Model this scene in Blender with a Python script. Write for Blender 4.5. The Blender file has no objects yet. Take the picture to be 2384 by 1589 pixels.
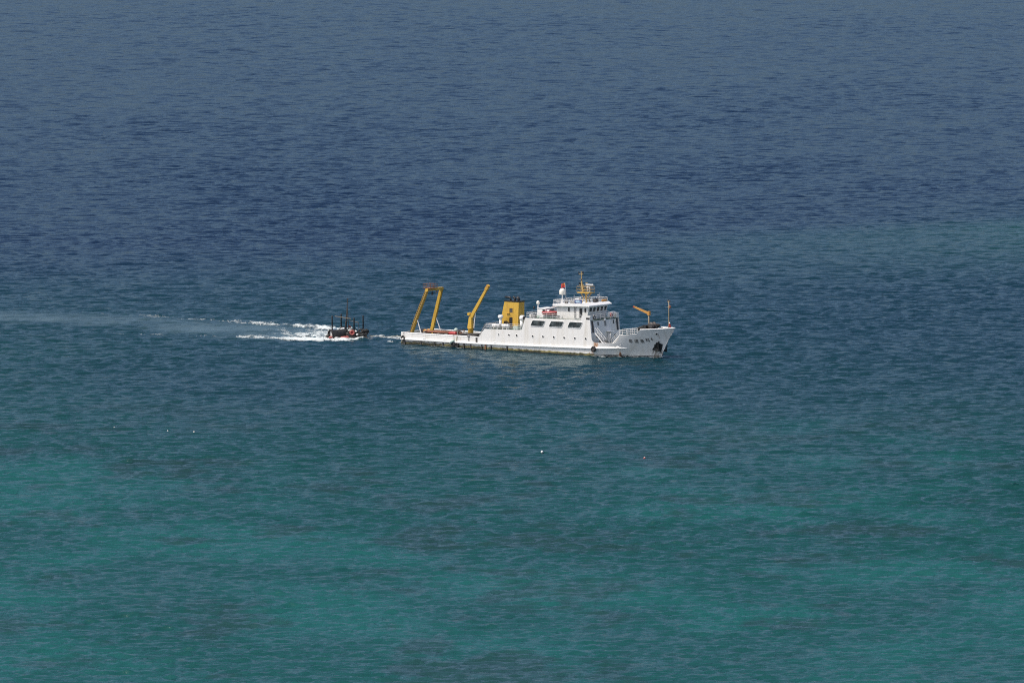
import bpy, bmesh, math, random
import numpy as np
from mathutils import Vector, Matrix, Euler, Quaternion
random.seed(7)
R = math.radians
SC = bpy.context.scene
COL = SC.collection

# ------------------------------------------------------------------ camera, sky, sun, exposure
CAM_H = 130.408
cam_d = bpy.data.cameras.new('camera')
cam_d.sensor_width = 36.0
cam_d.lens = 36.0 * 18200.0 / 2384.0
cam_d.clip_start = 10.0
cam_d.clip_end = 90000.0
cam = bpy.data.objects.new('camera', cam_d)
cam.location = (0, 0, CAM_H)
cam.rotation_euler = (R(90 - 5.0449), 0, 0)
COL.objects.link(cam)
SC.camera = cam

SUN_ELEV = 59.0
SUN_DIR = Vector((-0.917, -0.399, 0)).normalized()          # horizontal direction towards the sun
W = bpy.data.worlds.new('World')
SC.world = W
W.use_nodes = True
wn = W.node_tree.nodes
wl = W.node_tree.links
wn.clear()
sky = wn.new('ShaderNodeTexSky')
sky.sky_type = 'NISHITA'
sky.sun_disc = False
sky.sun_elevation = R(SUN_ELEV)
sky.sun_rotation = math.atan2(SUN_DIR.x, SUN_DIR.y)
sky.altitude = 50
sky.air_density = 0.7
sky.dust_density = 4.0
sky.ozone_density = 1.0
bg = wn.new('ShaderNodeBackground')
bg.inputs[1].default_value = 0.15
wo = wn.new('ShaderNodeOutputWorld')
wl.new(sky.outputs[0], bg.inputs[0])
wl.new(bg.outputs[0], wo.inputs[0])

sl = bpy.data.lights.new('sun', 'SUN')
sl.energy = 2.33
sl.angle = R(0.5)
sl.color = (1.0, 0.925, 0.82)
so = bpy.data.objects.new('sun', sl)
COL.objects.link(so)
sv = Vector((SUN_DIR.x * math.cos(R(SUN_ELEV)), SUN_DIR.y * math.cos(R(SUN_ELEV)), math.sin(R(SUN_ELEV))))
so.rotation_euler = sv.to_track_quat('Z', 'Y').to_euler()
so.location = (0, 900, 400)
SC.view_settings.view_transform = 'Standard'
SC.view_settings.look = 'None'
SC.view_settings.gamma = 1.0
SC.view_settings.use_curve_mapping = False
SC.view_settings.exposure = 0.40
SC.render.engine = 'CYCLES'
SC.cycles.use_denoising = False
SC.cycles.filter_width = 1.1
SC.cycles.max_bounces = 6
SC.cycles.sample_clamp_indirect = 3.0
SC.cycles.sample_clamp_direct = 6.0


# ------------------------------------------------------------------ material helpers
def new_mat(name):
    m = bpy.data.materials.new(name)
    m.use_nodes = True
    nt = m.node_tree
    nt.nodes.clear()
    out = nt.nodes.new('ShaderNodeOutputMaterial')
    p = nt.nodes.new('ShaderNodeBsdfPrincipled')
    nt.links.new(p.outputs[0], out.inputs[0])
    return m, nt, p


class N:
    """tiny node-expression builder"""
    def __init__(s, nt):
        s.nt = nt

    def put(s, sock, v):
        if hasattr(v, 'is_output') or isinstance(v, bpy.types.NodeSocket):
            s.nt.links.new(v, sock)
        else:
            sock.default_value = v

    def math(s, op, a, b=0.0, c=None, clamp=False):
        n = s.nt.nodes.new('ShaderNodeMath')
        n.operation = op
        n.use_clamp = clamp
        s.put(n.inputs[0], a)
        s.put(n.inputs[1], b)
        if c is not None:
            s.put(n.inputs[2], c)
        return n.outputs[0]

    def smooth(s, v, a, b):
        n = s.nt.nodes.new('ShaderNodeMapRange')
        n.interpolation_type = 'SMOOTHSTEP'
        s.put(n.inputs[0], v)
        n.inputs[1].default_value = a
        n.inputs[2].default_value = b
        return n.outputs[0]

    def coord(s, kind='Object'):
        return s.nt.nodes.new('ShaderNodeTexCoord').outputs[kind]

    def scale(s, v, sc, loc=(0, 0, 0)):
        n = s.nt.nodes.new('ShaderNodeMapping')
        s.put(n.inputs[0], v)
        n.inputs[1].default_value = loc
        n.inputs[3].default_value = sc
        return n.outputs[0]

    def noise(s, v, scale, detail=3, rough=0.55):
        n = s.nt.nodes.new('ShaderNodeTexNoise')
        s.put(n.inputs['Vector'], v)
        n.inputs['Scale'].default_value = scale
        n.inputs['Detail'].default_value = detail
        n.inputs['Roughness'].default_value = rough
        return n.outputs[0]

    def sep(s, v):
        n = s.nt.nodes.new('ShaderNodeSeparateXYZ')
        s.put(n.inputs[0], v)
        return n.outputs

    def mix(s, f, a, b):
        n = s.nt.nodes.new('ShaderNodeMix')
        n.data_type = 'RGBA'
        s.put(n.inputs[0], f)
        s.put(n.inputs[6], a if not isinstance(a, tuple) else (*a, 1)[:4])
        s.put(n.inputs[7], b if not isinstance(b, tuple) else (*b, 1)[:4])
        return n.outputs[2]

    def ramp(s, v, stops):
        n = s.nt.nodes.new('ShaderNodeValToRGB')
        s.put(n.inputs[0], v)
        e = n.color_ramp.elements
        while len(e) < len(stops):
            e.new(0.5)
        for el, (p, c) in zip(e, stops):
            el.position = p
            el.color = (*c, 1)
        return n.outputs[0]

    def attr(s, name):
        n = s.nt.nodes.new('ShaderNodeAttribute')
        n.attribute_name = name
        return n.outputs

    def bump(s, h, dist, strength=1.0):
        n = s.nt.nodes.new('ShaderNodeBump')
        n.inputs['Strength'].default_value = strength
        n.inputs['Distance'].default_value = dist
        s.put(n.inputs['Height'], h)
        return n.outputs[0]


def simple(name, col, rough=0.5, dirt=None, amount=0.35, scale=1.6, metal=0.0, streak=True):
    """painted or raw surface with dirt in vertical streaks and a slight unevenness of tone"""
    m, nt, p = new_mat(name)
    n = N(nt)
    c = n.coord()
    a = n.noise(n.scale(c, (1, 1, 0.22 if streak else 1)), scale, 5, 0.6)
    b = n.noise(c, scale * 4.3, 4, 0.6)
    if dirt is None:
        dirt = tuple(x * 0.55 for x in col)
    f = n.math('MULTIPLY', n.smooth(n.math('ADD', n.math('MULTIPLY', a, .65), n.math('MULTIPLY', b, .35)), 0.42, 0.72), amount)
    n.put(p.inputs['Base Color'], n.mix(f, col, dirt))
    p.inputs['Roughness'].default_value = rough
    p.inputs['Metallic'].default_value = metal
    n.put(p.inputs['Normal'], n.bump(b, 0.012, 0.5))
    return m


M = {}
M['white'] = simple('white_paint', (0.705, 0.70, 0.67), 0.42, (0.50, 0.46, 0.38), 0.40, 1.1)
M['white_clean'] = simple('clean_white_paint', (0.80, 0.80, 0.78), 0.38, (0.55, 0.53, 0.48), 0.25, 1.5)
M['rail'] = simple('rail_paint', (0.72, 0.72, 0.70), 0.45, (0.42, 0.36, 0.28), 0.4, 3)
M['yellow'] = simple('yellow_paint', (0.55, 0.345, 0.045), 0.45, (0.33, 0.17, 0.03), 0.55, 1.5)
M['mast_tan'] = simple('mast_paint', (0.40, 0.29, 0.12), 0.5, (0.28, 0.17, 0.07), 0.6, 3)
M['mast_grey'] = simple('grey_mast_paint', (0.24, 0.20, 0.13), 0.5, (0.13, 0.10, 0.07), 0.6, 3)
M['orange'] = simple('orange_paint', (0.50, 0.25, 0.05), 0.45, (0.30, 0.12, 0.03), 0.5, 2)
M['black'] = simple('black_paint', (0.012, 0.013, 0.015), 0.5, (0.04, 0.035, 0.03), 0.5, 2)
M['rubber'] = simple('tyre_rubber', (0.014, 0.014, 0.015), 0.75, (0.05, 0.045, 0.04), 0.6, 4, streak=False)
M['deck'] = simple('deck_paint', (0.055, 0.105, 0.075), 0.7, (0.07, 0.05, 0.035), 0.8, 0.8, streak=False)
M['rust'] = simple('rusty_steel', (0.20, 0.085, 0.04), 0.8, (0.06, 0.035, 0.025), 0.8, 2, streak=False)
M['brown'] = simple('rusty_pipe', (0.27, 0.10, 0.06), 0.7, (0.13, 0.06, 0.04), 0.7, 3, streak=False)
M['red'] = simple('red_paint', (0.40, 0.045, 0.045), 0.45, (0.3, 0.03, 0.03), 0.4, 3)
M['cloth_red'] = simple('red_cloth', (0.42, 0.045, 0.04), 0.85, None, 0.5, 8, streak=False)
M['buoy_red'] = simple('faded_red_plastic', (0.36, 0.10, 0.085), 0.55, (0.25, 0.07, 0.06), 0.6, 3, streak=False)
M['grey'] = simple('grey_steel', (0.23, 0.23, 0.23), 0.5, (0.10, 0.08, 0.06), 0.6, 2)
M['dark'] = simple('dark_steel', (0.05, 0.05, 0.05), 0.6, (0.09, 0.055, 0.035), 0.6, 2)
M['net'] = simple('black_netting', (0.016, 0.017, 0.018), 0.9, (0.05, 0.05, 0.04), 0.7, 5, streak=False)
M['tarp'] = simple('black_tarpaulin', (0.022, 0.023, 0.022), 0.5, (0.075, 0.07, 0.05), 0.8, 2.2, streak=False)
M['wood'] = simple('weathered_wood', (0.27, 0.22, 0.15), 0.8, (0.12, 0.10, 0.07), 0.7, 5, streak=False)
M['skin'] = simple('skin', (0.42, 0.24, 0.16), 0.6, None, 0.2, 9, streak=False)
M['green_pale'] = simple('pale_green_plastic', (0.42, 0.52, 0.46), 0.5, None, 0.4, 4, streak=False)
M['green'] = simple('green_canvas', (0.03, 0.10, 0.06), 0.8, None, 0.5, 3, streak=False)
M['blue_sign'] = simple('blue_panel', (0.03, 0.06, 0.22), 0.5, None, 0.3, 4, streak=False)
M['cyan'] = simple('pale_blue_plastic', (0.45, 0.60, 0.70), 0.5, None, 0.4, 4, streak=False)
M['yellow_flag'] = simple('yellow_cloth', (0.72, 0.50, 0.04), 0.85, None, 0.3, 8, streak=False)
M['dome'] = simple('radome_shell', (0.78, 0.76, 0.68), 0.35, (0.6, 0.56, 0.46), 0.4, 2)
M['rope'] = simple('rope', (0.36, 0.31, 0.2), 0.9, None, 0.5, 9, streak=False)

m, nt, p = new_mat('window_glass')
n = N(nt)
c = n.coord()
n.put(p.inputs['Base Color'], n.mix(n.smooth(n.noise(c, 1.3, 2), 0.4, 0.65), (0.018, 0.024, 0.026), (0.075, 0.09, 0.092)))
p.inputs['Roughness'].default_value = 0.08
p.inputs['IOR'].default_value = 1.5
M['glass'] = m

# hull paint: white plating with weld-seam grime, rust where the gear chafes, weed along the waterline
m, nt, p = new_mat('hull_paint')
n = N(nt)
c = n.coord()
x, y, z = n.sep(c)
grime = n.noise(n.scale(c, (1, 1, .16)), 0.9, 6, .62)
fine = n.noise(n.scale(c, (1, 1, .3)), 5.0, 4, .6)
col = n.mix(n.math('MULTIPLY', n.smooth(grime, .46, .74), .42), (.705, .70, .675), (.50, .46, .37))
col = n.mix(n.math('MULTIPLY', n.smooth(fine, .60, .82), .35), col, (.42, .36, .27))
# faint frames of the plating showing through the paint
seam = n.math('PINGPONG', n.math('ADD', x, 0.3), 1.55)
seam = n.math('SUBTRACT', 1.0, n.smooth(seam, 0.0, 0.05))
col = n.mix(n.math('MULTIPLY', seam, n.math('MULTIPLY', n.smooth(grime, .4, .6), .30)), col, (.40, .34, .27))
# rust
rust = None
for (rx, rz, wx, wz, st) in ((45.5, 2.15, .75, .75, 1.0), (44.6, .55, .75, .5, 1.0), (17.9, 1.7, .22, .5, .3), (14.1, 1.6, .12, .5, .5),
                             (24.1, 3.4, .12, .45, .25), (40.3, 4.6, .08, .8, .25), (34.9, 4.9, .10, .6, .15), (16.8, .35, .35, .4, .7),
                             (20.3, .5, .28, .5, .75), (50.0, .6, .22, .9, .9), (57.5, 4.2, .22, .6, .35), (5.4, 1.75, .1, .4, .25)):
    dx = n.math('DIVIDE', n.math('SUBTRACT', x, rx), wx)
    dz = n.math('DIVIDE', n.math('SUBTRACT', z, rz), wz)
    d = n.math('ADD', n.math('MULTIPLY', dx, dx), n.math('MULTIPLY', dz, dz))
    f = n.math('MULTIPLY', n.math('SUBTRACT', 1.0, n.smooth(d, 0.25, 1.0)), st)
    rust = f if rust is None else n.math('MAXIMUM', rust, f)
rn = n.noise(n.scale(c, (1, 1, .25)), 3.2, 5, .65)
rust = n.math('MULTIPLY', rust, n.smooth(rn, .38, .58))
col = n.mix(rust, col, (.38, .17, .06))
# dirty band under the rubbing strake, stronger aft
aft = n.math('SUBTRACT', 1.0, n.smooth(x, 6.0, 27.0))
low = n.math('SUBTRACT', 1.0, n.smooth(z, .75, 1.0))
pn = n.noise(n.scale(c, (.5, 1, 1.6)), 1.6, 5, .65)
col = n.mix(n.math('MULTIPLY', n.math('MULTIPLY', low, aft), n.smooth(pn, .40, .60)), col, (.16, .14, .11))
# weed
wz = n.math('ADD', z, n.math('MULTIPLY', n.math('SUBTRACT', n.noise(n.scale(c, (1, 1, .1)), 1.1, 4, .6), .5), .55))
weedx = n.math('SUBTRACT', 1.0, n.smooth(x, 44.0, 46.5))
weed = n.math('MULTIPLY', n.math('SUBTRACT', 1.0, n.smooth(wz, .40, .66)), weedx)
col = n.mix(weed, col, n.mix(n.smooth(pn, .42, .60), (.052, .050, .018), (.26, .22, .07)))
# black boot topping at the waterline
bz = n.math('SUBTRACT', 1.0, n.smooth(wz, .14, .26))
col = n.mix(bz, col, (.022, .023, .018))
fwd = n.smooth(x, 45.0, 47.0)
col = n.mix(n.math('MULTIPLY', fwd, n.math('MULTIPLY', n.smooth(z, .28, .33), n.math('SUBTRACT', 1.0, n.smooth(z, .40, .46)))), col, (.02, .022, .022))
# stain below the anchor plate
ax = n.math('SUBTRACT', 1.0, n.smooth(n.math('ABSOLUTE', n.math('SUBTRACT', x, 56.7)), .5, 1.5))
ast = n.math('MULTIPLY', n.math('MULTIPLY', ax, n.math('SUBTRACT', 1.0, n.smooth(z, 1.2, 2.2))), n.smooth(rn, .34, .6))
col = n.mix(n.math('MULTIPLY', ast, .85), col, (.10, .075, .05))
n.put(p.inputs['Base Color'], col)
p.inputs['Roughness'].default_value = .42
n.put(p.inputs['Normal'], n.bump(n.noise(n.scale(c, (.6, .6, .6)), .9, 2), .05, .35))
M['hull'] = m


# ------------------------------------------------------------------ mesh helpers
class MB:
    def __init__(s):
        s.v, s.f = [], []

    def add(s, vs, fs):
        b = len(s.v)
        s.v += [tuple(q) for q in vs]
        s.f += [tuple(i + b for i in q) for q in fs]
        return s

    def box(s, c, d, rot=None):
        c = Vector(c)
        h = Vector(d) / 2
        m = Euler(rot).to_matrix() if rot else Matrix.Identity(3)
        vs = [c + m @ Vector((i * h.x, j * h.y, k * h.z)) for i in (-1, 1) for j in (-1, 1) for k in (-1, 1)]
        return s.add(vs, [(0, 1, 3, 2), (4, 6, 7, 5), (0, 4, 5, 1), (2, 3, 7, 6), (0, 2, 6, 4), (1, 5, 7, 3)])

    def hexa(s, lo, hi):
        """lo, hi: four points each, bottom and top loops"""
        return s.add(list(lo) + list(hi), [(3, 2, 1, 0), (4, 5, 6, 7), (0, 1, 5, 4), (1, 2, 6, 5), (2, 3, 7, 6), (3, 0, 4, 7)])

    def bar(s, a, b, w, h, w2=None, h2=None, side=(0, 1, 0)):
        a, b = Vector(a), Vector(b)
        d = (b - a).normalized()
        u = Vector(side)
        u = (u - d * u.dot(d)).normalized()
        t = d.cross(u)
        w2, h2 = w2 or w, h2 or h
        lo = [a + u * i * w / 2 + t * j * h / 2 for i, j in ((-1, -1), (1, -1), (1, 1), (-1, 1))]
        hi = [b + u * i * w2 / 2 + t * j * h2 / 2 for i, j in ((-1, -1), (1, -1), (1, 1), (-1, 1))]
        return s.hexa(lo, hi)

    def tube(s, pts, r, n=8, cap=True):
        pts = [Vector(q) for q in pts]
        rs = r if isinstance(r, (list, tuple)) else [r] * len(pts)
        b = len(s.v)
        up = None
        for i, q in enumerate(pts):
            d = (pts[min(i + 1, len(pts) - 1)] - pts[max(i - 1, 0)]).normalized()
            if up is None:
                up = Vector((0, 0, 1)) if abs(d.z) < .9 else Vector((1, 0, 0))
            u = (up - d * up.dot(d)).normalized()
            up = u
            t = d.cross(u)
            for k in range(n):
                a = 2 * math.pi * k / n
                s.v.append(tuple(q + (u * math.cos(a) + t * math.sin(a)) * rs[i]))
        for i in range(len(pts) - 1):
            for k in range(n):
                k2 = (k + 1) % n
                s.f.append((b + i * n + k, b + i * n + k2, b + (i + 1) * n + k2, b + (i + 1) * n + k))
        if cap:
            s.f.append(tuple(b + k for k in range(n))[::-1])
            s.f.append(tuple(b + (len(pts) - 1) * n + k for k in range(n)))
        return s

    def lathe(s, c, prof, n=16, axis='Z'):
        """prof: (radius, height) pairs"""
        c = Vector(c)
        b = len(s.v)
        for r, h in prof:
            for k in range(n):
                a = 2 * math.pi * k / n
                q = Vector((r * math.cos(a), r * math.sin(a), h))
                if axis == 'X':
                    q = Vector((h, q.x, q.y))
                elif axis == 'Y':
                    q = Vector((q.y, h, q.x))
                s.v.append(tuple(c + q))
        m = len(prof)
        for i in range(m - 1):
            for k in range(n):
                k2 = (k + 1) % n
                s.f.append((b + i * n + k, b + i * n + k2, b + (i + 1) * n + k2, b + (i + 1) * n + k))
        s.f.append(tuple(b + k for k in range(n))[::-1])
        s.f.append(tuple(b + (m - 1) * n + k for k in range(n)))
        return s

    def ball(s, c, r, n=12, m=8, sq=(1, 1, 1)):
        b = len(s.v)
        c = Vector(c)
        for i in range(m + 1):
            a = math.pi * i / m
            for k in range(n):
                t = 2 * math.pi * k / n
                q = Vector((math.sin(a) * math.cos(t) * sq[0], math.sin(a) * math.sin(t) * sq[1], math.cos(a) * sq[2])) * r
                s.v.append(tuple(c + q))
        for i in range(m):
            for k in range(n):
                k2 = (k + 1) % n
                s.f.append((b + i * n + k, b + (i + 1) * n + k, b + (i + 1) * n + k2, b + i * n + k2))
        return s

    def torus(s, c, Rr, r, n=18, m=8, normal=(0, 1, 0), squash=1.0):
        c = Vector(c)
        nn = Vector(normal).normalized()
        u = nn.orthogonal().normalized()
        w = nn.cross(u)
        b = len(s.v)
        for i in range(n):
            a = 2 * math.pi * i / n
            d = u * math.cos(a) + w * math.sin(a)
            for k in range(m):
                t = 2 * math.pi * k / m
                s.v.append(tuple(c + d * (Rr + r * math.cos(t)) + nn * r * squash * math.sin(t)))
        for i in range(n):
            for k in range(m):
                i2, k2 = (i + 1) % n, (k + 1) % m
                s.f.append((b + i * m + k, b + i2 * m + k, b + i2 * m + k2, b + i * m + k2))
        return s

    def prism(s, poly, off):
        """poly: planar loop of 3-D points, off: extrusion vector"""
        off = Vector(off)
        k = len(poly)
        vs = [Vector(q) for q in poly] + [Vector(q) + off for q in poly]
        fs = [tuple(range(k))[::-1], tuple(range(k, 2 * k))]
        fs += [(i, (i + 1) % k, k + (i + 1) % k, k + i) for i in range(k)]
        return s.add(vs, fs)

    def mesh(s, name, mat, smooth=False, bevel=0):
        me = bpy.data.meshes.new(name)
        me.from_pydata(s.v, [], s.f)
        bm = bmesh.new()
        bm.from_mesh(me)
        bmesh.ops.remove_doubles(bm, verts=bm.verts, dist=1e-5)
        bmesh.ops.recalc_face_normals(bm, faces=bm.faces)
        if bevel:
            bmesh.ops.bevel(bm, geom=bm.edges[:], offset=bevel, segments=2, affect='EDGES', clamp_overlap=True)
        bm.to_mesh(me)
        bm.free()
        if mat:
            me.materials.append(M[mat])
        if smooth:
            for q in me.polygons:
                q.use_smooth = True
        return me

    def build(s, name, mat, parent=None, smooth=False, bevel=0, loc=None):
        o = bpy.data.objects.new(name, s.mesh(name, mat, smooth, bevel))
        COL.objects.link(o)
        if parent is not None:
            o.parent = parent
        if loc is not None:
            o.location = loc
        return o


def tag(o, label, cat, group=None, kind=None):
    if label:
        o['label'] = label
    if cat:
        o['category'] = cat
    if group:
        o['group'] = group
    if kind:
        o['kind'] = kind
    return o


def copy_tree(o, parent=None):
    c = o.copy()
    COL.objects.link(c)
    if parent is not None:
        c.parent = parent
    for ch in list(o.children):
        copy_tree(ch, c)
    return c


# ------------------------------------------------------------------ the sea
rng = np.random.default_rng(11)
NW = 140
lam = np.exp(np.linspace(np.log(.95), np.log(11.0), NW)) * rng.uniform(.97, 1.03, NW)
main = math.radians(-97.0)                                    # wind sea running towards the camera
ang = main + rng.normal(0, 1, NW) * np.radians(np.interp(lam, [1.0, 3, 11], [44, 30, 16]))
K = 2 * np.pi / lam
steep = np.interp(np.log(lam), np.log([.95, 1.6, 2.6, 4.5, 7.0, 11.0]), [.048, .060, .048, .023, .012, .005])
AMP = steep / K
KX, KY = K * np.cos(ang), K * np.sin(ang)
PH = rng.uniform(0, 2 * np.pi, NW)


def _h(ix, iy, seed):
    v = (ix.astype(np.int64) * 374761393 + iy.astype(np.int64) * 668265263 + seed * 1442695041) & 0x7fffffff
    v = ((v ^ (v >> 13)) * 1274126177) & 0x7fffffff
    v = v ^ (v >> 16)
    return (v & 0xffff) / 65535.0


def vnoise(x, y, seed=0):
    ix, iy = np.floor(x), np.floor(y)
    fx, fy = x - ix, y - iy
    fx, fy = fx * fx * (3 - 2 * fx), fy * fy * (3 - 2 * fy)
    a = _h(ix, iy, seed) * (1 - fx) + _h(ix + 1, iy, seed) * fx
    b = _h(ix, iy + 1, seed) * (1 - fx) + _h(ix + 1, iy + 1, seed) * fx
    return a * (1 - fy) + b * fy


def fbm(x, y, seed=0, o=4, g=.5):
    t, a, w = 0, 1.0, 0
    c, s_ = math.cos(.6), math.sin(.6)
    for i in range(o):
        t = t + a * vnoise(x, y, seed + i * 17)
        w += a
        a *= g
        x, y = (x * c - y * s_) * 2.03 + 5.2, (x * s_ + y * c) * 2.03 + 1.7
    return t / w


def sstep(v, a, b):
    t = np.clip((v - a) / (b - a), 0, 1)
    return t * t * (3 - 2 * t)


# wake of the towed raft: its two edges on the water, X -> Y
UPX, UPY = [-260, -101.7, -86.9, -73.9, -63.8, -55.5, -45.2, -37.2, -34], [1590, 1547.6, 1541.5, 1536.5, 1527.5, 1521.6, 1513.8, 1508, 1503]
LOX, LOY = [-260, -98.8, -86.1, -71, -58.4, -48.5, -40.2, -33.6], [1525, 1502.2, 1498.4, 1492.7, 1488, 1486.1, 1482.3, 1480]


def wake_band(x, y):
    """1 inside the slick trail behind the raft, fading away from it"""
    up, lo = np.interp(x, UPX, UPY), np.interp(x, LOX, LOY)
    far = sstep(-x, 50, 85)
    lo = lo * (1 - far) + (up - 24) * far
    n_ = fbm(x / 9.0, y / 7.0, 61, 4, .6) - .5
    w = sstep(y + n_ * 18, lo - 8, lo + 9) * (1 - sstep(y + n_ * 16, up - 11, up + 6))
    return w * (1 - sstep(x, -33, -28)) * np.interp(x, [-260, -110, -80, -58, -46, -36], [0.3, .60, .60, .62, .80, 1.0]) * (.85 + 1.5 * n_)


def ship_lee(x, y):
    """sheltered water on the near side of the hull"""
    c_, s_ = math.cos(R(36.5)), math.sin(R(36.5))
    ex, ey = x + 18.336, y - 1475.852
    lx, ly = ex * c_ - ey * s_, ex * s_ + ey * c_
    return sstep(lx, -6, 8) * (1 - sstep(lx, 46, 64)) * sstep(-ly, -2, 4) * (1 - sstep(-ly, 18, 62))


def sea_height(x, y, spacing=None):
    """height and choppy horizontal shift of the water at world x, y"""
    z = np.zeros_like(x)
    dx = np.zeros_like(x)
    dy = np.zeros_like(x)
    gust = .55 + .9 * fbm(x / 55.0, y / 90.0, 5, 3)
    gust = gust * np.interp(y, [1500, 2300], [1.0, .72])
    gust = gust * (1 - .75 * np.clip(wake_band(x, y), 0, 1)) * (1 - .5 * ship_lee(x, y))
    for a, k, kx, ky, ph, L in zip(AMP, K, KX, KY, PH, lam):
        t = kx * x + ky * y + ph
        w = a if spacing is None else a * np.clip((L / spacing - 2.0) / 2.0, 0, 1)
        c = np.cos(t) * w
        s_ = np.sin(t) * w
        z += c
        dx -= s_ * (kx / k)
        dy -= s_ * (ky / k)
    return z * gust, dx * gust * .85, dy * gust * .85


def geom(a, b, step):
    out = [a]
    while out[-1] < b:
        out.append(out[-1] + step(out[-1]))
    return out


ys = geom(20, 925, lambda q: max(12, (925 - q) * .15))[:-1] + geom(925, 3330, lambda q: .33 * q / 1000) + geom(3340, 60000, lambda q: q * .06)
rr = np.arange(-.0760, .07601, .00055)
wing = [.0770, .0800, .084, .088, .10, .13, .2, .35, .7, 1.5, 3.5]
rr = np.concatenate([-np.array(wing)[::-1], rr, np.array(wing)])
ys = np.array(ys)
RRg, YYg = np.meshgrid(rr, ys)
XX = (RRg * YYg).astype(np.float64)
YY = YYg.astype(np.float64)
fade = (1 - sstep(np.abs(RRg), .0725, .0760)) * sstep(YY, 930, 960) * (1 - sstep(YY, 3150, 3320))
act = fade > 0
zz = np.zeros_like(XX)
ddx = np.zeros_like(XX)
ddy = np.zeros_like(XX)
h_, a_, b_ = sea_height(XX[act], YY[act], .33 * YY[act] / 1000)
zz[act], ddx[act], ddy[act] = h_ * fade[act], a_ * fade[act], b_ * fade[act]
# sea bed: deep far out, a shelf of sand and coral towards the shore
big = fbm(XX / 120.0, YY / 170.0, 3, 4)
yn = YY + .55 * XX + (big - .5) * 190
t_near = np.interp(yn, [940, 1060, 1180, 1300, 1400, 1500, 1620, 1760], [.97, .92, .84, .68, .48, .36, .30, .22])
yu = YY - .62 * XX + (big - .5) * 160
t_far = 1 - sstep(yu, 1640, 1800)
shelf = t_near * t_far
bank = sstep(XX + (big - .5) * 70, 15, 135) * sstep(YY + (big - .5) * 90, 1570, 1740) * (1 - sstep(YY - .62 * (XX - 118), 1775, 1815))
reef = sstep(fbm(XX / 12.0, YY / 19.0, 21, 5, .6), .53, .70) * sstep(shelf, .45, .8)
sand = sstep(fbm(XX / 26.0 + 9, YY / 44.0, 41, 5, .55), .44, .72) * sstep(shelf, .5, .85)
nr, nc = XX.shape
co = np.stack([XX + ddx, YY + ddy, zz], -1).reshape(-1, 3).astype(np.float32)
idx = np.arange(nr * nc).reshape(nr, nc)
quads = np.stack([idx[:-1, :-1], idx[:-1, 1:], idx[1:, 1:], idx[1:, :-1]], -1).reshape(-1, 4).astype(np.int32)


def np_mesh(name, co, quads, attrs, mat):
    me = bpy.data.meshes.new(name)
    me.vertices.add(len(co))
    me.vertices.foreach_set('co', np.ascontiguousarray(co, np.float32).ravel())
    me.loops.add(quads.size)
    me.loops.foreach_set('vertex_index', np.ascontiguousarray(quads, np.int32).ravel())
    me.polygons.add(len(quads))
    me.polygons.foreach_set('loop_start', np.arange(0, quads.size, quads.shape[1], dtype=np.int32))
    me.polygons.foreach_set('use_smooth', np.ones(len(quads), bool))
    for k, v in attrs.items():
        at = me.attributes.new(k, 'FLOAT', 'POINT')
        at.data.foreach_set('value', np.ascontiguousarray(v, np.float32).ravel())
    me.materials.append(mat)
    me.update()
    me.validate()
    o = bpy.data.objects.new(name, me)
    COL.objects.link(o)
    return o


m, nt, p = new_mat('sea_water')
n = N(nt)
c = n.coord('Object')
shelf_s = n.attr('shelf')[2]
col = n.ramp(shelf_s, [(0.0, (.0050, .0200, .056)), (.25, (.0058, .0315, .058)), (.5, (.0068, .045, .058)), (.75, (.0075, .066, .065)), (1.0, (.0110, .088, .084))])
col = n.mix(n.math('MULTIPLY', n.attr('bank')[2], .85), col, (.018, .084, .076))
col = n.mix(n.math('MULTIPLY', n.attr('sand')[2], .60), col, (.015, .132, .124))
col = n.mix(n.math('MULTIPLY', n.attr('reef')[2], .44), col, (.026, .043, .047))
col = n.mix(.32, col, (0, 0, 0))
col = n.mix(n.math('MULTIPLY', n.math('POWER', n.attr('aerated_sheen')[2], 1.3), .8), col, (.105, .162, .188))  # aerated wake water, with the slick trail's sky reflection put into the body colour
rip = n.noise(n.scale(c, (1.0, 1.9, 1)), .95, 5, .68)
nrm = n.bump(rip, .10, 1.0)
# light scattered back out of the water, and the sky mirrored in its rippled skin
dif = nt.nodes.new('ShaderNodeBsdfDiffuse')
n.put(dif.inputs['Color'], col)
n.put(dif.inputs['Normal'], nrm)
glo = nt.nodes.new('ShaderNodeBsdfAnisotropic')
glo.inputs['Color'].default_value = (.49, .585, .61, 1)
glo.inputs['Roughness'].default_value = .10
n.put(glo.inputs['Normal'], nrm)
fre = nt.nodes.new('ShaderNodeFresnel')
fre.inputs['IOR'].default_value = 1.333
n.put(fre.inputs['Normal'], nrm)
mx = nt.nodes.new('ShaderNodeMixShader')
nt.links.new(fre.outputs[0], mx.inputs[0])
nt.links.new(dif.outputs[0], mx.inputs[1])
nt.links.new(glo.outputs[0], mx.inputs[2])
nt.links.new(mx.outputs[0], nt.nodes['Material Output'].inputs[0])
nt.nodes.remove(p)
M['sea'] = m
sea = np_mesh('sea', co, quads, dict(shelf=shelf, bank=bank, reef=reef, sand=sand, aerated_sheen=wake_band(XX, YY)), m)
tag(sea, 'open sea, deep blue far out and turquoise over the shelf near the shore', None, kind='structure')
del RRg, YYg, big, yn, yu, t_near, t_far

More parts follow.
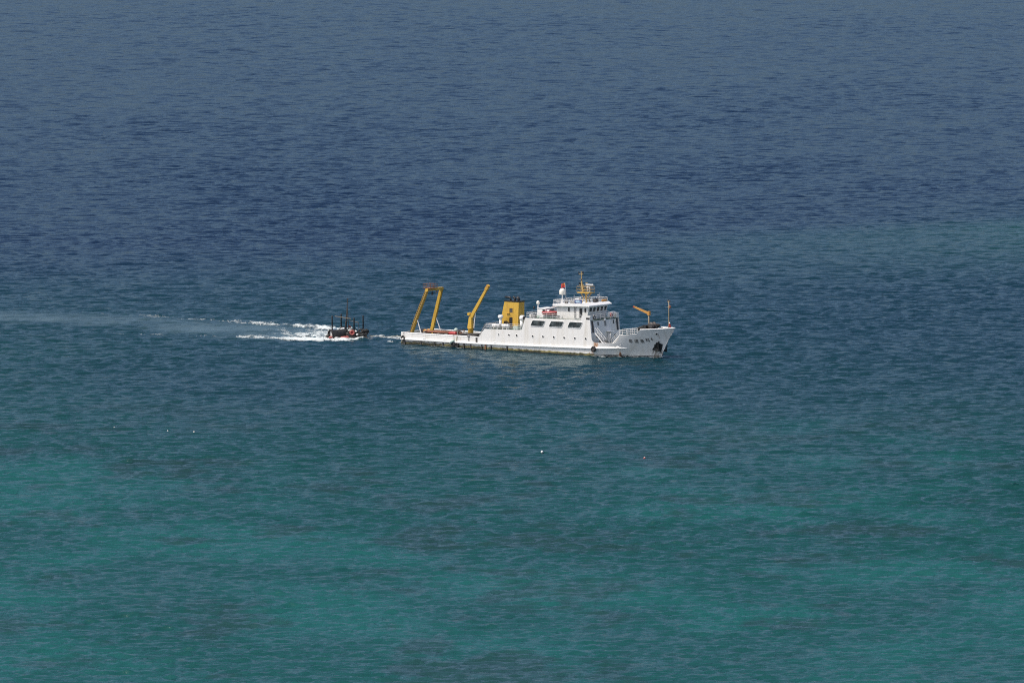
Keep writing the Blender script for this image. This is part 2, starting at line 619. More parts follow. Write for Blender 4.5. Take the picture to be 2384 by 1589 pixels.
# ------------------------------------------------------------------ the ship
SHIP_ROT = R(-36.5)
SHIP_POS = Vector((-18.336, 1475.852, 0.0))
SHIP_M = Matrix.Translation(SHIP_POS) @ Matrix.Rotation(SHIP_ROT, 4, 'Z')
ship = bpy.data.objects.new('research_ship', None)
ship.empty_display_size = 2
COL.objects.link(ship)
ship.location = SHIP_POS
ship.rotation_euler = (0, 0, SHIP_ROT)
tag(ship, 'white survey ship with yellow funnel and stern gantry, towing the black raft', 'ship')


def aboard(name, label, cat, loc, rz=0.0, group=None):
    """a separate thing standing on or hanging from the ship, loc in ship coordinates"""
    o = bpy.data.objects.new(name, None)
    o.empty_display_size = .4
    COL.objects.link(o)
    o.location = SHIP_M @ Vector(loc)
    o.rotation_euler = (0, 0, SHIP_ROT + rz)
    return tag(o, label, cat, group)


def solo(mb, name, mat, label, cat, loc, rz=0.0, group=None, smooth=False):
    """a separate thing aboard that is one mesh"""
    o = mb.build(name, mat, None, smooth)
    o.location = SHIP_M @ Vector(loc)
    o.rotation_euler = (0, 0, SHIP_ROT + rz)
    return tag(o, label, cat, group)


BE = 4.6                                                    # half beam


def stem_x(z):
    z = max(z, -.3)
    return 57.2 + .35 * z + .035 * z * z


def half(x, z):
    """half breadth of the hull at x, z"""
    zc = min(max(z, -.6), 5.6)
    k = zc / 5.5
    x0 = 44.0 + 3.2 * k
    xs = stem_x(z)
    if x <= x0:
        b = BE
    else:
        t = min(max((xs - x) / (xs - x0), 0), 1)
        b = BE * (1 - (1 - t) ** (1.0 + 1.6 * max(k, 0)))
    if x < .35:
        b -= .22 * (1 - math.sqrt(max(0, 1 - (1 - x / .35) ** 2)))
    return max(b, 0.0)


TOP = [(0, 2.13), (18.45, 2.20), (19.75, 3.83), (28.2, 4.08), (28.5, 4.18), (29.25, 6.35), (29.4, 6.42), (40.5, 6.63), (42.15, 6.66), (42.35, 7.52), (44.10, 7.56),
       (44.2, 7.0), (44.45, 4.4), (44.62, 3.1), (44.9, 2.72), (45.3, 2.59), (49.0, 2.62), (49.7, 2.86), (50.3, 3.5), (50.62, 4.2), (54.0, 4.62), (54.75, 5.38), (58, 5.56), (60.5, 5.76)]


def top(x):
    return float(np.interp(x, [q[0] for q in TOP], [q[1] for q in TOP]))


def strake_z(x):
    return float(np.interp(x, [0, 18, 29, 44, 51.8], [.98, 1.05, 1.24, 1.58, 1.84]))


xs_ = sorted(set([q[0] for q in TOP] + [0, .04, .1, .2, .35, .7, 43.2] + [round(v, 2) for v in np.arange(1, 60.4, .5)] + [45.05, 49.35, 50.0, 54.2, 54.4, 60.2, 60.35]))
NV = 26
mb = MB()
for s_ in (-1, 1):
    base = len(mb.v)
    for xq in xs_:
        tz = top(xq)
        for j in range(NV):
            f = j / (NV - 1)
            z = -1.3 + (tz + 1.3) * f
            xx = min(xq, stem_x(z))
            mb.v.append((xx, s_ * half(xx, z), z))
    for i in range(len(xs_) - 1):
        for j in range(NV - 1):
            q = [base + i * NV + j, base + (i + 1) * NV + j, base + (i + 1) * NV + j + 1, base + i * NV + j + 1]
            mb.f.append(tuple(q if s_ < 0 else q[::-1]))
for j in range(NV - 1):                                     # transom
    b2 = len(xs_) * NV
    mb.f.append((j, j + 1, b2 + j + 1, b2 + j))
hull = mb.build('hull', None, ship)
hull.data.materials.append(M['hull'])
for q in hull.data.polygons:
    q.use_smooth = True
md = hull.modifiers.new('plating', 'SOLIDIFY')
md.thickness = .11
md.offset = -1
es = hull.modifiers.new('split', 'EDGE_SPLIT')
es.split_angle = R(38)

# cap rails along bulwark tops, bright from above
for s_ in (-1, 1):
    for a, b in ((0.1, 18.4), (54.8, 60.25)):
        mb = MB()
        pts = [(xq, s_ * (half(xq, top(xq)) - .06), top(xq) + .03) for xq in np.linspace(a, b, 24)]
        mb.tube(pts, .11, 8)
        mb.build('cap_rail', 'white_clean', ship, True)
MB().box((.05, 0, 2.16), (.25, 8.7, .07)).build('cap_rail', 'white_clean', ship)

# rubbing strake, half round fender along the side
for s_ in (-1, 1):
    mb = MB()
    pts = [Vector((xq, s_ * (half(xq, strake_z(xq)) + .02), strake_z(xq))) for xq in np.linspace(.15, 51.6, 60)]
    sec = [(-.05, .17), (.20, .15), (.30, .04), (.30, -.10), (.20, -.17), (-.05, -.17)]
    b = 0
    for i, q in enumerate(pts):
        k = 1.0 if i < 56 else max(.12, (59.5 - i) / 4)
        for o_, h in sec:
            mb.v.append((q.x, q.y + s_ * max(o_, -.05) * k, q.z + h * (.55 + .45 * k)))
    m6 = len(sec)
    for i in range(len(pts) - 1):
        for k in range(m6 - 1):
            mb.f.append((i * m6 + k, (i + 1) * m6 + k, (i + 1) * m6 + k + 1, i * m6 + k + 1))
    mb.f.append(tuple(range(m6)))
    mb.f.append(tuple((len(pts) - 1) * m6 + k for k in range(m6)))
    mb.build('rubbing_strake', 'white_clean', ship)

# small lugs (pipe guards) on the side above the strake
for xq, zq in ((5.6, 1.32), (10.4, 1.33), (15.1, 1.32), (22.2, 1.42), (50.6, 2.08)):
    MB().ball((xq, -BE - .03, zq), .30, 10, 6, (1.35 if xq < 50 else 1.6, .4, .34 if xq < 50 else .5)).build('side_lug', 'white_clean', ship, True)

# dark fender timbers hanging under the strake
for i, (xq, w) in enumerate(((1.0, .34), (4.95, .26), (8.1, .16), (10.1, .3), (15.0, .2), (16.6, .16), (19.2, .14), (20.1, .3), (21.4, .14), (25.1, .2), (49.9, .26))):
    MB().box((xq, -half(xq, .5) - .10, .36), (w, .16, 1.05)).build('fender_timber', 'dark' if i not in (7, 10) else 'rust', ship)
for xq, zq in ((2.9, .46), (6.5, .44), (9.0, .44)):
    MB().box((xq, -BE - .05, zq), (3.4 if xq < 4 else 2.4 if xq < 8 else 1.0, .08, .07)).build('side_batten', 'dark', ship)

# ---------------- decks
def deck(name, x0, x1, z0, z1, inset=.1, mat='deck', th=.12):
    mb = MB()
    n_ = max(2, int((x1 - x0) / 1.2) + 1)
    q = np.linspace(x0, x1, n_)
    lp = []
    for xq in q:
        z = z0 + (z1 - z0) * (xq - x0) / (x1 - x0)
        lp.append((xq, -max(half(xq, z) - inset, .02), z))
    for xq in q[::-1]:
        z = z0 + (z1 - z0) * (xq - x0) / (x1 - x0)
        lp.append((xq, max(half(xq, z) - inset, .02), z))
    for i in range(n_ - 1):
        a, b, c_, d = lp[i], lp[i + 1], lp[2 * n_ - 2 - i], lp[2 * n_ - 1 - i]
        t = Vector((0, 0, -th))
        mb.hexa([Vector(v) + t for v in (a, b, c_, d)], [a, b, c_, d])
    return mb.build(name, mat, ship)


deck('working_deck', .2, 19.6, 1.15, 1.15)
deck('boat_deck', 19.65, 29.2, 3.76, 4.0)
deck('bridge_deck', 29.3, 44.2, 6.37, 6.66)
deck('well_deck', 44.2, 50.5, 2.18, 2.25)
deck('forecastle_deck', 50.5, 59.1, 4.12, 4.58)

# ---------------- deckhouse ends (bulkheads between the side plating)
MB().box((19.9, 0, 2.45), (.12, 2 * BE - .3, 2.6)).build('aft_bulkhead', 'white', ship)
MB().hexa([(28.9, -BE + .13, 3.9), (29.1, -BE + .13, 3.9), (29.1, BE - .13, 3.9), (28.9, BE - .13, 3.9)],
          [(29.25, -BE + .13, 6.36), (29.45, -BE + .13, 6.36), (29.45, BE - .13, 6.36), (29.25, BE - .13, 6.36)]).build('upper_bulkhead', 'white', ship)
fx = lambda z: 44.08 + (6.7 - z) * .13                     # raked front of the house
front = MB()
front.hexa([(fx(2.1) - .15, -4.45, 2.1), (fx(2.1), -4.45, 2.1), (fx(2.1), 4.45, 2.1), (fx(2.1) - .15, 4.45, 2.1)],
           [(fx(6.64) - .15, -4.45, 6.64), (fx(6.64), -4.45, 6.64), (fx(6.64), 4.45, 6.64), (fx(6.64) - .15, 4.45, 6.64)])
front.build('house_front', 'white', ship)
MB().box((50.5, 0, 3.2), (.12, 7.4, 1.85)).build('forecastle_bulkhead', 'white', ship)


def on_front(y0, y1, z0, z1, off=.03, th=.05):
    a = [(fx(z) + off, y, z) for y, z in ((y0, z0), (y1, z0), (y1, z1), (y0, z1))]
    return MB().prism(a, (th, 0, .13 * th))


def front_window(y, z, w, h):
    f = on_front(y - w / 2 - .07, y + w / 2 + .07, z - h / 2 - .07, z + h / 2 + .07, .005, .04).build('window_frame', 'white_clean', ship)
    on_front(y - w / 2, y + w / 2, z - h / 2, z + h / 2, .05, .02).build('pane', 'glass', f)


front_window(-2.05, 5.93, .42, .66)
front_window(2.85, 5.95, .40, .70)
front_window(2.95, 3.35, .38, .66)
on_front(.0, .52, 5.35, 6.35, .01, .06).build('vent_louvre', 'grey', ship)
for y0, y1 in ((-4.28, -3.48), (3.55, 4.3)):              # open side passages, seen as tall dark slots
    on_front(y0, y1, 4.35, 6.45, .008, .02).build('side_opening', 'dark', ship)
    on_front(y0 - .05, y0 + .02, 4.3, 6.5, .02, .09).build('opening_jamb', 'white', ship)
d = on_front(.75, 1.55, 2.25, 4.1, .008, .02).build('doorway', 'black', ship)
on_front(.68, .75, 2.2, 4.15, .01, .08).build('door_frame', 'white', d)
on_front(1.55, 1.62, 2.2, 4.15, .01, .08).build('door_frame', 'white', d)
MB().box((fx(3.2) + .42, .55, 3.15), (.75, .06, 1.75), (0, .1, -.25)).build('door', 'white_clean', ship)
MB().box((fx(4.3) + .38, 1.0, 4.34), (.75, 1.5, .07)).build('door_canopy', 'white_clean', ship)
MB().box((fx(6.6) + .12, .1, 6.55), (.35, .3, .42)).build('floodlight', 'white_clean', ship)
# gear in the shelter under the starboard stair
for (q, dd, mt) in (((45.6, -3.0, 2.65), (.5, .5, .9), 'dark'), ((46.1, -2.3, 2.55), (.6, .5, .7), 'dark'), ((45.4, -3.9, 3.6), (.25, .5, .3), 'dark'), ((45.5, -3.3, 3.55), (.15, .9, .14), 'grey')):
    MB().box(q, dd).build('deck_locker', mt, ship)


def ladder(a, b, w, steps, mat='rail'):
    """inclined steps: two stringers, treads, and handrails"""
    a, b = Vector(a), Vector(b)
    d = b - a
    side = Vector((0, 1, 0)) if abs(d.x) >= abs(d.y) else Vector((1, 0, 0))
    mb = MB()
    for k in (-1, 1):
        mb.bar(a + side * k * w / 2, b + side * k * w / 2, .07, .22, side=side)
        mb.tube([a + side * k * w / 2 + Vector((0, 0, .95)), b + side * k * w / 2 + Vector((0, 0, .95))], .04, 6)
        for t in (0.02, .5, .98):
            q = a + d * t + side * k * w / 2
            mb.tube([q, q + Vector((0, 0, .95))], .035, 6)
    o = mb.build('stair', mat, ship)
    tr = MB()
    for i in range(steps):
        q = a + d * ((i + .5) / steps)
        tr.box(q, (.24, w - .08, .04) if side.y else (w - .08, .24, .04))
    tr.build('treads', 'grey', o)
    return o


ladder((45.0, -3.75, 4.35), (47.1, -3.75, 2.3), .65, 8)
ladder((48.5, -3.35, 2.35), (50.5, -3.35, 4.3), .65, 8)
ladder((19.4, -3.6, 3.8), (17.9, -3.6, 1.25), .65, 9, 'grey')


# ---------------- railings: each panel's posts and bars
def railing(pts, h=1.0, bars=3, step=1.5, r=.032, mat='rail', name='railing'):
    mb = MB()
    pts = [Vector(q) for q in pts]
    for a, b in zip(pts[:-1], pts[1:]):
        L = (b - a).length
        n_ = max(1, round(L / step))
        for i in range(n_ + 1):
            q = a.lerp(b, i / n_)
            mb.tube([q, q + Vector((0, 0, h))], r, 6)
        for k in range(1, bars + 1):
            z = Vector((0, 0, h * k / bars))
            mb.tube([a + z, b + z], r * (1.15 if k == bars else .85), 6)
    return mb.build(name, mat, ship)


e = BE - .12
railing([(20.0, -e, 3.85), (28.1, -e, 4.08)], 1.0, 3, 1.35)
railing([(20.0, e, 3.85), (28.1, e, 4.08)], 1.0, 3, 1.35)
railing([(20.0, -e, 3.85), (20.0, e, 3.85)], 1.0, 3, 1.5)
railing([(29.5, -e, 6.42), (35.6, -e, 6.54), (42.1, -e, 6.66)], 1.0, 3, 1.5)
railing([(29.5, e, 6.42), (42.1, e, 6.66)], 1.0, 3, 1.5)
railing([(29.5, -e, 6.42), (29.5, e, 6.42)], 1.0, 3, 1.5)
railing([(44.05, -3.3, 6.68), (44.05, 3.6, 6.68)], .95, 3, 1.2)
railing([(50.62, -(half(50.62, 4.2) - .1), 4.2), (52.3, -(half(52.3, 4.4) - .1), 4.42), (54.1, -(half(54.1, 4.6) - .1), 4.64)], .98, 3, 1.2, .042)
railing([(50.62, half(50.62, 4.2) - .1, 4.2), (52.3, half(52.3, 4.4) - .1, 4.42), (54.1, half(54.1, 4.6) - .1, 4.64)], .98, 3, 1.2, .042)
railing([(50.55, -3.0, 4.2), (50.55, 3.3, 4.2)], .98, 3, 1.3, .04)
# raked stays of the rail aft of the boat deck
mb = MB()
for yq in (-4.35, -3.2, -2.4):
    mb.tube([(18.2, yq, 2.2), (19.9, yq, 4.7)], .035, 6)
mb.build('stair_rail', 'rail', ship)
# bridge wing front bulwark and port wing
MB().box((44.16, -4.0, 7.12), (.1, 1.15, .88)).build('wing_bulwark', 'white', ship)
MB().box((44.16, 4.15, 7.12), (.1, .75, .9)).build('wing_bulwark', 'white', ship)
MB().box((43.75, -BE - .012, 6.98), (.8, .03, .36)).build('wing_opening', 'black', ship)

# ---------------- side windows and portholes
def rounded(corners, r, seg=4):
    out = []
    m_ = len(corners)
    for i in range(m_):
        p0, p1, p2 = (Vector(corners[(i + k - 1) % m_]) for k in range(3))
        a = p1 + (p0 - p1).normalized() * r
        b = p1 + (p2 - p1).normalized() * r
        for k in range(seg + 1):
            t = k / seg
            out.append(a.lerp(p1, t).lerp(p1.lerp(b, t), t))
    return out


for xq, zq in ((30.52, 5.02), (34.8, 5.09), (39.1, 5.16)):
    h, w, sk = 1.02, 2.85, .55
    for s_ in (-1, 1):
        def par(m_):
            return [(xq - m_, zq - m_), (xq + w + m_ * .6, zq - m_ + .02), (xq + w + sk + m_, zq + h + m_ + .02), (xq + sk - m_ * .6, zq + h + m_)]
        yb = s_ * (BE + .002)
        lp = [(q.x, yb, q.y) for q in rounded([Vector((*v, 0)) for v in par(.10)], .26)]
        fr = MB().prism(lp, (0, s_ * .07, 0)).build('window_frame', 'white_clean', ship)
        lp = [(q.x, yb + s_ * .074, q.y) for q in rounded([Vector((*v, 0)) for v in par(0)], .2)]
        MB().prism(lp, (0, s_ * .015, 0)).build('pane', 'glass', fr)
        MB().box((xq + w * .66, yb + s_ * .10, zq + h * .5), (.07, .03, h * .97), (0, .5, 0)).build('mullion', 'dark', fr)
for i, xq in enumerate((23.1, 25.5, 27.3, 31.0, 33.4, 35.9, 38.3, 40.75, 43.25)):
    zq = 2.97 + (xq - 23.1) * .0125
    rr_ = .13 if i == 0 else .185
    for s_ in (-1, 1):
        fr = MB().torus((xq, s_ * (BE + .01), zq), rr_ + .045, .045, 18, 6, (0, 1, 0)).build('porthole', 'white_clean', ship, True)
        MB().lathe((xq, s_ * (BE + .012) - .012, zq), [(rr_, 0), (rr_, .024)], 16, 'Y').build('pane', 'black', fr)

# ---------------- wheelhouse
wx = lambda z: 42.35 + (z - 6.7) * .20
wh = MB()
wh.hexa([(35.6, -3.0, 6.5), (wx(6.6), -3.0, 6.6), (wx(6.6), 3.0, 6.6), (35.6, 3.0, 6.5)],
        [(35.3, -3.0, 8.95), (wx(9.2), -3.0, 9.2), (wx(9.2), 3.0, 9.2), (35.3, 3.0, 8.95)])
wh.build('wheelhouse', 'white', ship)
rf = MB()
rf.hexa([(34.85, -3.55, 8.84), (42.7, -3.55, 9.08), (42.7, 3.55, 9.08), (34.85, 3.55, 8.84)],
        [(34.85, -3.55, 9.22), (42.62, -3.55, 9.64), (42.62, 3.55, 9.64), (34.85, 3.55, 9.22)])
rf.build('wheelhouse_roof', 'white_clean', ship)
vs = MB()
vs.hexa([(42.705, -3.6, 9.10), (43.3, -3.6, 9.08), (43.3, 3.6, 9.08), (42.705, 3.6, 9.10)],
        [(42.655, -3.6, 9.66), (43.3, -3.6, 9.26), (43.3, 3.6, 9.26), (42.655, 3.6, 9.66)])
vs.build('visor', 'white_clean', ship)


def wh_front(y0, y1, z0, z1, off, th):
    return MB().prism([(wx(z) + off, y, z) for y, z in ((y0, z0), (y1, z0), (y1, z1), (y0, z1))], (th, 0, -.2 * th))


for k in range(5):
    yc = -2.33 + k * 1.165
    fr = wh_front(yc - .47, yc + .47, 7.98, 8.90, .003, .035).build('window_frame', 'white_clean', ship)
    wh_front(yc - .37, yc + .37, 8.06, 8.82, .040, .015).build('pane', 'glass', fr)
    if k < 3:
        wh_front(yc - .03, yc + .03, 8.10, 8.62, .06, .02).build('wiper', 'dark', fr)
for xq in (38.25, 42.0):
    lp = rounded([Vector((xq - .2, 7.95, 0)), Vector((xq + .2, 7.95, 0)), Vector((xq + .2, 8.75, 0)), Vector((xq - .2, 8.75, 0))], .19)
    fr = MB().prism([(xq + (q.x - xq) * 1.25, -3.003, 8.35 + (q.y - 8.35) * 1.12) for q in lp], (0, -.04, 0)).build('window_frame', 'white_clean', ship)
    MB().prism([(q.x, -3.045, q.y) for q in lp], (0, -.015, 0)).build('pane', 'black', fr)
dr = MB().box((41.0, -3.012, 7.72), (.62, .03, 1.95)).build('doorway', 'black', ship)
MB().box((40.28, -3.05, 7.72), (.62, .06, 1.9)).build('door', 'white', ship)
mb = MB().tube([(39.55, -3.15, 6.7), (39.55, -3.15, 8.9)], .05, 6).tube([(39.9, -3.15, 6.7), (39.9, -3.15, 8.9)], .05, 6)
for k in range(8):
    mb.tube([(39.55, -3.15, 6.9 + k * .27), (39.9, -3.15, 6.9 + k * .27)], .025, 5)
mb.build('wall_ladder', 'grey', ship)
MB().box((36.4, -4.1, 6.95), (.7, .35, .5)).build('deck_locker', 'grey', ship)
MB().box((37.3, -4.15, 6.9), (.45, .3, .45)).build('deck_locker', 'white', ship)

# roof railing and aerials
zr = lambda xq: 9.22 + (xq - 34.85) * .054
railing([(42.4, -3.45, zr(42.4)), (34.95, -3.45, zr(34.95)), (34.95, 3.45, zr(34.95)), (42.4, 3.45, zr(42.4))], .78, 3, 1.2, .03)
for xq, yq, h in ((36.5, 1.0, 1.35), (42.4, 1.0, 1.75), (41.6, -1.6, 1.55), (41.9, 2.1, 1.2), (37.6, -3.0, .9), (36.9, -2.0, 1.0), (41.2, .9, 1.1)):
    MB().tube([(xq, yq, zr(xq)), (xq, yq, zr(xq) + h)], .028, 6).build('whip_aerial', 'rail', ship)
MB().tube([(41.9, 1.2, zr(41.9)), (41.9, 1.2, zr(41.9) + 1.2)], .03, 6).ball((41.9, 1.2, zr(41.9) + 1.3), .14).build('satellite_antenna', 'white_clean', ship, True)
for q, dd, mt in (((38.9, -2.6, 9.75), (1.1, .5, .55), 'grey'), ((37.4, -2.7, 9.62), (.5, .4, .5), 'dark'), ((38.2, 0, 9.8), (.8, .9, .8), 'white'), ((41.2, 1.4, 9.9), (.7, .9, .6), 'dark'),
                  ((41.8, .3, 9.95), (.6, .5, .5), 'dark'), ((36.2, 2.2, 9.6), (.7, .7, .6), 'grey')):
    MB().box(q, dd).build('roof_locker', mt, ship)
MB().box((42.2, 2.7, 9.85), (.25, 1.4, .35), (0, .3, 0)).build('searchlight_shelf', 'orange', ship)

# banner on the roof rail
bn = MB().box((0, 0, 0), (1.7, .05, .62))
bo = solo(bn, 'banner', 'blue_sign', 'dark blue banner with a pale band tied to the wheelhouse roof rail', 'banner', (40.75, -3.52, 9.95))
MB().box((-.12, -.033, -.02), (.95, .012, .34)).build('pale_band', 'cyan', bo)
MB().box((.62, -.033, -.08), (.16, .012, .3)).build('pale_mark', 'cyan', bo)

# radomes
def radome(loc, r, pole, label):
    x0, y0, z0 = loc
    b = MB().tube([(x0, y0, z0), (x0, y0, z0 + pole)], [.16, .09], 8)
    for k in range(3):
        a = k * 2.094 + .4
        b.tube([(x0 + .42 * math.cos(a), y0 + .42 * math.sin(a), z0), (x0, y0, z0 + pole * .6)], .03, 5)
    o = b.build('radome_mast', 'white_clean', ship)
    pr = [(r * .55, 0), (r * .93, .04 * r), (r, .25 * r), (r, 1.0 * r), (r * .93, 1.42 * r), (r * .75, 1.74 * r), (r * .45, 1.95 * r), (.02, 2.05 * r)]
    MB().lathe((x0, y0, z0 + pole), pr, 20).build('radome', 'dome', o, True)


radome((35.75, -1.7, 9.25), .58, 1.63, '')
radome((29.9, -1.4, 6.45), .31, 2.35, '')

# flag on its staff behind the big radome
st = MB().tube([(36.05, -.9, 9.3), (35.95, -.9, 11.6), (35.75, -.9, 13.1)], [.04, .035, .025], 6)
st.build('flagstaff', 'rail', ship)
fl = MB()
nx, nz = 10, 7
for i in range(nx + 1):
    for j in range(nz + 1):
        u, v = i / nx, j / nz
        fl.v.append((-1.05 * u, .16 * math.sin(u * 7 + v * 1.2) * (0.3 + u), v * .86 - .24 * u + .05 * math.sin(u * 5)))
for i in range(nx):
    for j in range(nz):
        a = i * (nz + 1) + j
        fl.f.append((a, a + nz + 1, a + nz + 2, a + 1))
fo = solo(fl, 'flag', 'cloth_red', 'small red flag with yellow stars flying behind the large white radome', 'flag', (35.78, -.9, 12.15), smooth=True)


def star(u, v, r, a0):
    def P(uu, vv, o_):
        return (-1.05 * uu, .16 * math.sin(uu * 7 + vv * 1.2) * (0.3 + uu) + o_, vv * .86 - .24 * uu + .05 * math.sin(uu * 5))
    mb = MB()
    for o_ in (-.012, .012):
        vs_ = [P(u, v, o_)]
        for k in range(10):
            q = r if k % 2 == 0 else r * .42
            a = a0 + k * math.pi / 5
            vs_.append(P(u + q * math.sin(a) / 1.05, v + q * math.cos(a) / .86, o_))
        mb.add(vs_, [(0, 1 + k, 1 + (k + 1) % 10) for k in range(10)])
    mb.build('star', 'yellow_flag', fo)


star(.2, .74, .16, 0)
for u, v, a in ((.4, .92, .3), (.5, .79, .6), (.5, .62, .9), (.4, .5, .2)):
    star(u, v, .055, a)

# ---------------- main mast on the wheelhouse roof
mast = MB()
pl = [(39.0, -.75), (41.0, -.75), (41.0, .75), (39.0, .75)]
for (xq, yq) in pl:
    mast.bar((40.0 + (xq - 40) * .55, yq * .8, 9.4), (40.0 + (xq - 40) * .28, yq * .5, 10.4), .14, .14)
    mast.bar((40.0 + (xq - 40) * .28, yq * .5, 10.4), (40.0 + (xq - 40) * .75, yq * .9, 11.3), .13, .13)
mast.bar((40.0, 0, 9.4), (40.0, 0, 11.3), .34, .34)
mast = mast.build('mast', 'mast_tan', ship)
MB().box((39.95, 0, 11.36), (2.7, 1.9, .14)).box((38.4, 0, 11.36), (.5, .5, .1)).build('mast_platform', 'yellow', mast)
mb = MB()
for zq in (11.95, 12.5):
    for yq in (-.92, .92):
        mb.tube([(38.5, yq, zq), (41.3, yq, zq)], .035, 6)
    for xq in (38.5, 41.3):
        mb.tube([(xq, -.92, zq), (xq, .92, zq)], .035, 6)
for xq in (38.5, 39.4, 40.4, 41.3):
    for yq in (-.92, .92):
        mb.tube([(xq, yq, 11.4), (xq, yq, 12.5)], .03, 6)
mb.build('mast_railing', 'mast_tan', mast)
mb = MB().bar((39.3, 0, 11.4), (38.95, 0, 13.4), .34, .34, .22, .22).bar((38.95, 0, 13.4), (38.88, 0, 15.3), .16, .16, .10, .10)
mb.bar((39.6, -.3, 11.4), (39.1, 0, 12.9), .1, .1).bar((39.6, .3, 11.4), (39.1, 0, 12.9), .1, .1)
mb.build('topmast', 'mast_tan', mast)
for a, b, w in (((38.3, -.0, 14.72), (39.35, 0, 14.76), .09), ((38.85, -.55, 14.74), (38.85, .55, 14.74), .07), ((38.45, 0, 12.72), (39.5, 0, 12.78), .07), ((38.35, 0, 13.75), (39.2, 0, 13.78), .05)):
    MB().bar(a, b, w, w).build('crossarm', 'mast_tan', mast)
for q in ((38.32, 0, 15.0), (39.28, 0, 15.05), (38.85, .5, 15.0), (38.4, 0, 13.0), (38.72, 0, 12.95), (38.95, 0, 13.7)):
    MB().lathe(q, [(.085, -.2), (.1, -.15), (.1, .15), (.06, .22)], 10).build('navigation_lamp', 'black', mast)
MB().tube([(40.8, 0, 11.4), (40.8, 0, 12.55)], .09, 8).box((40.8, 0, 12.9), (1.7, .22, .16), (0, 0, .0)).build('radar_scanner', 'white_clean', mast)
MB().tube([(40.7, -.5, 11.4), (40.7, -.5, 12.3)], .05, 8).ball((40.7, -.5, 12.42), .27, 12, 8, (1, 1, .62)).build('radar_dome', 'white_clean', mast, True)
MB().tube([(39.8, .4, 11.4), (39.8, .4, 13.1)], .04, 6).box((39.8, .4, 13.15), (.5, .1, .08)).build('signal_yard', 'mast_tan', mast)

# ---------------- funnel
F0, F1 = -.95, .85
fb = MB()
fb.hexa([(20.55, F0 - .1, 3.75), (24.95, F0 - .1, 3.8), (24.95, F1 + .1, 3.8), (20.55, F1 + .1, 3.75)],
        [(21.75, F0, 8.84), (25.08, F0, 8.84), (25.08, F1, 8.84), (21.75, F1, 8.84)])
fun = fb.build('funnel', 'yellow', ship)
MB().hexa([(21.72, F0 - .03, 8.845), (25.12, F0 - .03, 8.845), (25.12, F1 + .03, 8.845), (21.72, F1 + .03, 8.845)],
          [(21.60, F0 - .05, 9.08), (25.16, F0 - .05, 9.08), (25.16, F1 + .05, 9.08), (21.60, F1 + .05, 9.08)]).build('funnel_rim', 'black', fun)
fy = lambda z: F0 - .1 * (8.84 - z) / 5.04


def on_funnel(x0, x1, z0, z1, off, th):
    return MB().prism([(x, fy(z) - off, z) for x, z in ((x0, z0), (x1, z0), (x1, z1), (x0, z1))], (0, -th, 0))


on_funnel(22.98, 23.72, 6.86, 7.68, .004, .02).build('vent_opening', 'dark', fun)
mb = on_funnel(22.9, 22.98, 6.8, 7.74, .004, .06)
for a in ((23.72, 23.8, 6.8, 7.74), (22.9, 23.8, 7.68, 7.75)):
    q = on_funnel(*a, .004, .061)
    mb.add(q.v, q.f)
mb.build('vent_frame', 'yellow', fun)
mb = MB().box((22.7, fy(6.72) - .14, 6.72), (.75, .3, .06))
mb.build('vent_sill', 'yellow', fun)
on_funnel(22.98, 23.68, 3.95, 5.98, .004, .02).build('doorway', 'black', fun)
MB().box((22.55, fy(5) - .12, 4.95), (.68, .07, 1.95), (0, 0, .25)).build('door', 'yellow', fun)
for k, (xq, yq, h) in enumerate(((22.75, -.35, .55), (23.3, .3, .6), (23.75, -.3, .55), (24.25, .25, .62), (24.6, -.4, .5))):
    L = 1.25 if k == 0 else .42
    MB().tube([(xq, yq, 8.9), (xq, yq, 9.08 + h * .6), (xq - .07, yq, 9.08 + h * .85), (xq - .22, yq, 9.08 + h), (xq - L, yq, 9.08 + h + .04)], .19, 9).build('exhaust_pipe', 'black', fun, True)

# boat deck gear
def mushroom(x, y, z0, z1, r, big, name='ventilator'):
    o = MB().tube([(x, y, z0), (x, y, z1 - .2)], r, 12).build(name, 'white_clean', ship, True)
    MB().lathe((x, y, z1 - .32), [(big * .9, 0), (big, .06), (big, .42), (big * .8, .55), (.05, .6)], 16).build('vent_cowl', 'white_clean', o, True)


mushroom(22.15, -2.7, 3.9, 6.2, .27, .5)
v2 = MB().tube([(26.7, -2.2, 4.0), (26.7, -2.2, 5.7)], .32, 12).build('ventilator', 'white_clean', ship, True)
MB().lathe((26.95, -2.2, 6.1), [(.5, -.42), (.52, -.3), (.52, .3)], 16, 'X').build('vent_cowl', 'white_clean', v2, True)
MB().lathe((27.29, -2.2, 6.1), [(.42, -.02), (.42, .02)], 16, 'X').build('vent_mouth', 'black', v2)
MB().box((26.0, -2.9, 4.3), (1.1, .8, .55)).build('deck_locker', 'green_pale', ship)
MB().box((27.4, -1.4, 4.9), (.9, .9, 1.6)).build('deck_locker', 'grey', ship)
MB().box((22.9, -2.2, 4.25), (.8, .6, .6)).build('winch', 'dark', ship)
cv = MB().prism([(22.3, -2.1, 4.2), (24.0, -2.1, 4.2), (22.5, -2.1, 5.3)], (0, .9, 0)).build('canvas_cover', 'tarp', ship)
MB().box((23.9, -2.6, 4.55), (.55, .5, .12), (0, .15, .2)).build('folded_cover', 'cloth_red', ship)


